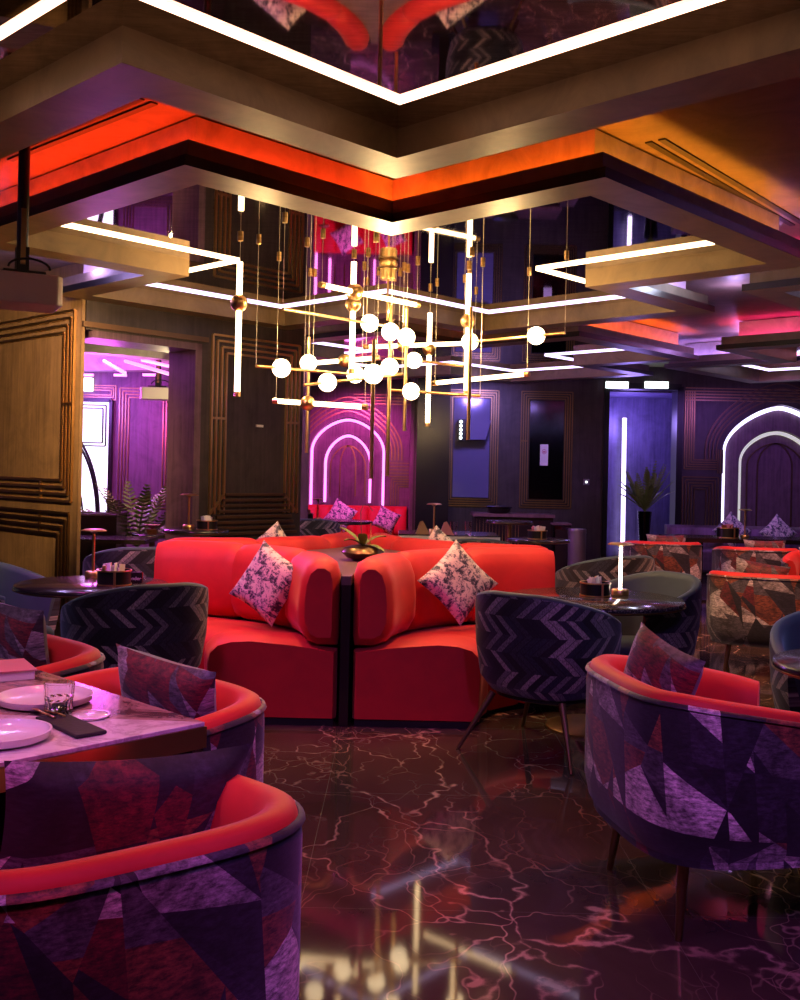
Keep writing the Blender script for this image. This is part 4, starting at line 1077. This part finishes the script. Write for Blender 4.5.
# small ceiling fittings
def vent(label, p, q, z):
    r = thing('ceiling_vent', label, 'ceiling vent')
    for k in (-1, 1):
        mb = MB(); a_, b2_ = Vector(p), Vector(q); d = (b2_ - a_).normalized(); sdv = Vector((-d.y, d.x)) * .035 * k
        mb.obox((a_.x + sdv.x, a_.y + sdv.y, z - .004), (b2_.x + sdv.x, b2_.y + sdv.y, z - .004), .035, .008); mb.build('slot', 'plinth', r)
def pl2(x, y): v = on(x, y, ZC); return (v.x, v.y)
vent('long double slot air vent in the ceiling at the upper right', pl2(655, 140), pl2(798, 224), ZC)
vent('long double slot air vent in the ceiling at the upper left', pl2(148, 100), pl2(4, 158), ZC)
vent('short double slot air vent in the orange ceiling at the centre', pl2(364, 178), pl2(378, 174.5), ZC)

# ------------------------------------------------------------------ added lamps for fill and colour
def light(kind, loc, energy, col, size=.3, rot=None, spot=None, target=None):
    d = bpy.data.lights.new('added_lamp', kind); d.energy = energy; d.color = col  # each lamp is added for its light, with no fixture modelled at it
    if kind == 'AREA': d.size = size
    elif kind == 'SPOT': d.shadow_soft_size = size; d.spot_size = spot or 1.2; d.spot_blend = .6
    else: d.shadow_soft_size = size
    o = bpy.data.objects.new('added_lamp', d); COL.objects.link(o); o.location = loc
    if target is not None: o.rotation_euler = (Vector(target) - Vector(loc)).to_track_quat('-Z', 'Y').to_euler()
    return o
PUR, MAG, WARM, BLU, RED = (.42, .16, 1), (1, .08, .65), (1, .62, .32), (.28, .25, 1), (1, .1, .05)
light('SPOT', (-1.9, .6, 2.75), 55, PUR, .12, spot=1.5, target=(-.5, 2.4, .5))  # unseen overhead spots, added to fill the foreground with coloured light
light('SPOT', (.9, .6, 2.75), 85, PUR, .12, spot=1.3, target=(1.0, 2.9, .3))
light('SPOT', (-1.2, 2.3, 2.75), 50, (1, .40, .8), .1, spot=1.3, target=(-1.1, 3.0, .7))
light('SPOT', (-1.0, 3.6, 2.75), 45, RED, .1, spot=1.2, target=(-.65, 2.6, .6))
light('SPOT', (1.9, 4.4, 2.75), 90, RED, .1, spot=1.1, target=(1.1, 3.4, .5))
light('SPOT', (-.8, 6.0, 2.75), 75, (1, .3, .2), .15, spot=1.3, target=(-.8, 6.3, .5))
light('SPOT', (.6, 5.8, 2.75), 75, (1, .35, .2), .15, spot=1.3, target=(.4, 6.2, .5))
light('SPOT', (-2.0, 5.4, 2.75), 110, MAG, .15, spot=1.3, target=(-1.0, 6.7, .6))
light('SPOT', (.2, .8, 2.75), 50, MAG, .15, spot=1.2, target=(.1, 2.6, 0))
light('POINT', (-3.4, 11.4, 2.2), 70, (.9, .1, .9), .2)
light('POINT', (-4.2, 11.9, 2.3), 70, PUR, .2)
light('SPOT', (-.7, 14.5, 2.7), 200, MAG, .15, spot=1.6, target=(-.7, 16.4, 1.0))
light('SPOT', (1.2, 13.4, 2.75), 90, (.38, .26, 1), .15, spot=1.5, target=(1.1, 15.3, 1.6))
light('SPOT', (5.0, 13.0, 2.75), 60, PUR, .15, spot=1.9, target=(5.2, 15.0, .7))
light('SPOT', (3.6, 9.0, 2.75), 200, (1, .34, .25), .12, spot=1.5, target=(3.2, 10.0, .4))
light('SPOT', (2.4, 6.0, 2.75), 200, (1, .40, .2), .12, spot=1.1, target=(2.8, 7.4, .4))
light('POINT', ((xd0 + xd1) / 2, YB + .8, 2.3), 26, (.36, .24, 1), .2)
light('SPOT', (1.9, 4.9, 2.75), 30, (.5, .5, 1), .1, spot=1.2, target=(1.7, 4.2, .6))
light('SPOT', (-2.6, 5.2, 2.75), 45, (.4, .4, 1), .1, spot=1.2, target=(-2.2, 6.2, .6))
light('SPOT', (-2.7, 6.4, 2.75), 330, (1, .60, .26), .1, spot=1.15, target=(-3.5, 9.0, 1.7))  # unseen warm spot added to brighten the golden wall
light('POINT', (CC.x + .02, CC.y, ZM - .33), 90, (1, .62, .25), .02)
for (dx, dy) in ((-.9, -.1), (.8, -.2), (.1, .8), (0, -.75)): light('POINT', (CC.x + dx, CC.y + dy, ZM - .5), 26, (1, .62, .25), .02)  # bare points added to carry the chandelier glow onto the soffits
light('SPOT', (.9, 11.6, 2.78), 90, (.8, .3, .9), .05, spot=1.9, target=(1.0, 11.9, 0))  # unseen spot added to lift the dim middle background
light('SPOT', (-3.1, 10.2, 2.6), 60, (.6, .1, .9), .1, spot=1.2, target=(-2.0, 9.3, 1.6))  # unseen spot added to tint the jamb purple
light('POINT', (-2.3, 10.3, 2.1), 20, (1, .8, .4), .1)  # bare warm point added so the palm leaves read green
for (px, py, en, cc) in ((95, 268, 14, (.6, .4, 1)), (10, 258, 10, (.6, .4, 1)), (735, 303, 5, (.6, .4, 1)), (705, 278, 8, (.7, .75, 1)), (745, 345, 8, (.6, .3, 1))):
    q = on(px, py, ZC - .16); light('POINT', q, en, cc, .06)  # bare points added to colour the gaps between ceiling modules
w = bpy.data.worlds.new('world'); S.world = w; w.use_nodes = True
w.node_tree.nodes['Background'].inputs[0].default_value = (.05, .03, .08, 1); w.node_tree.nodes['Background'].inputs[1].default_value = .3
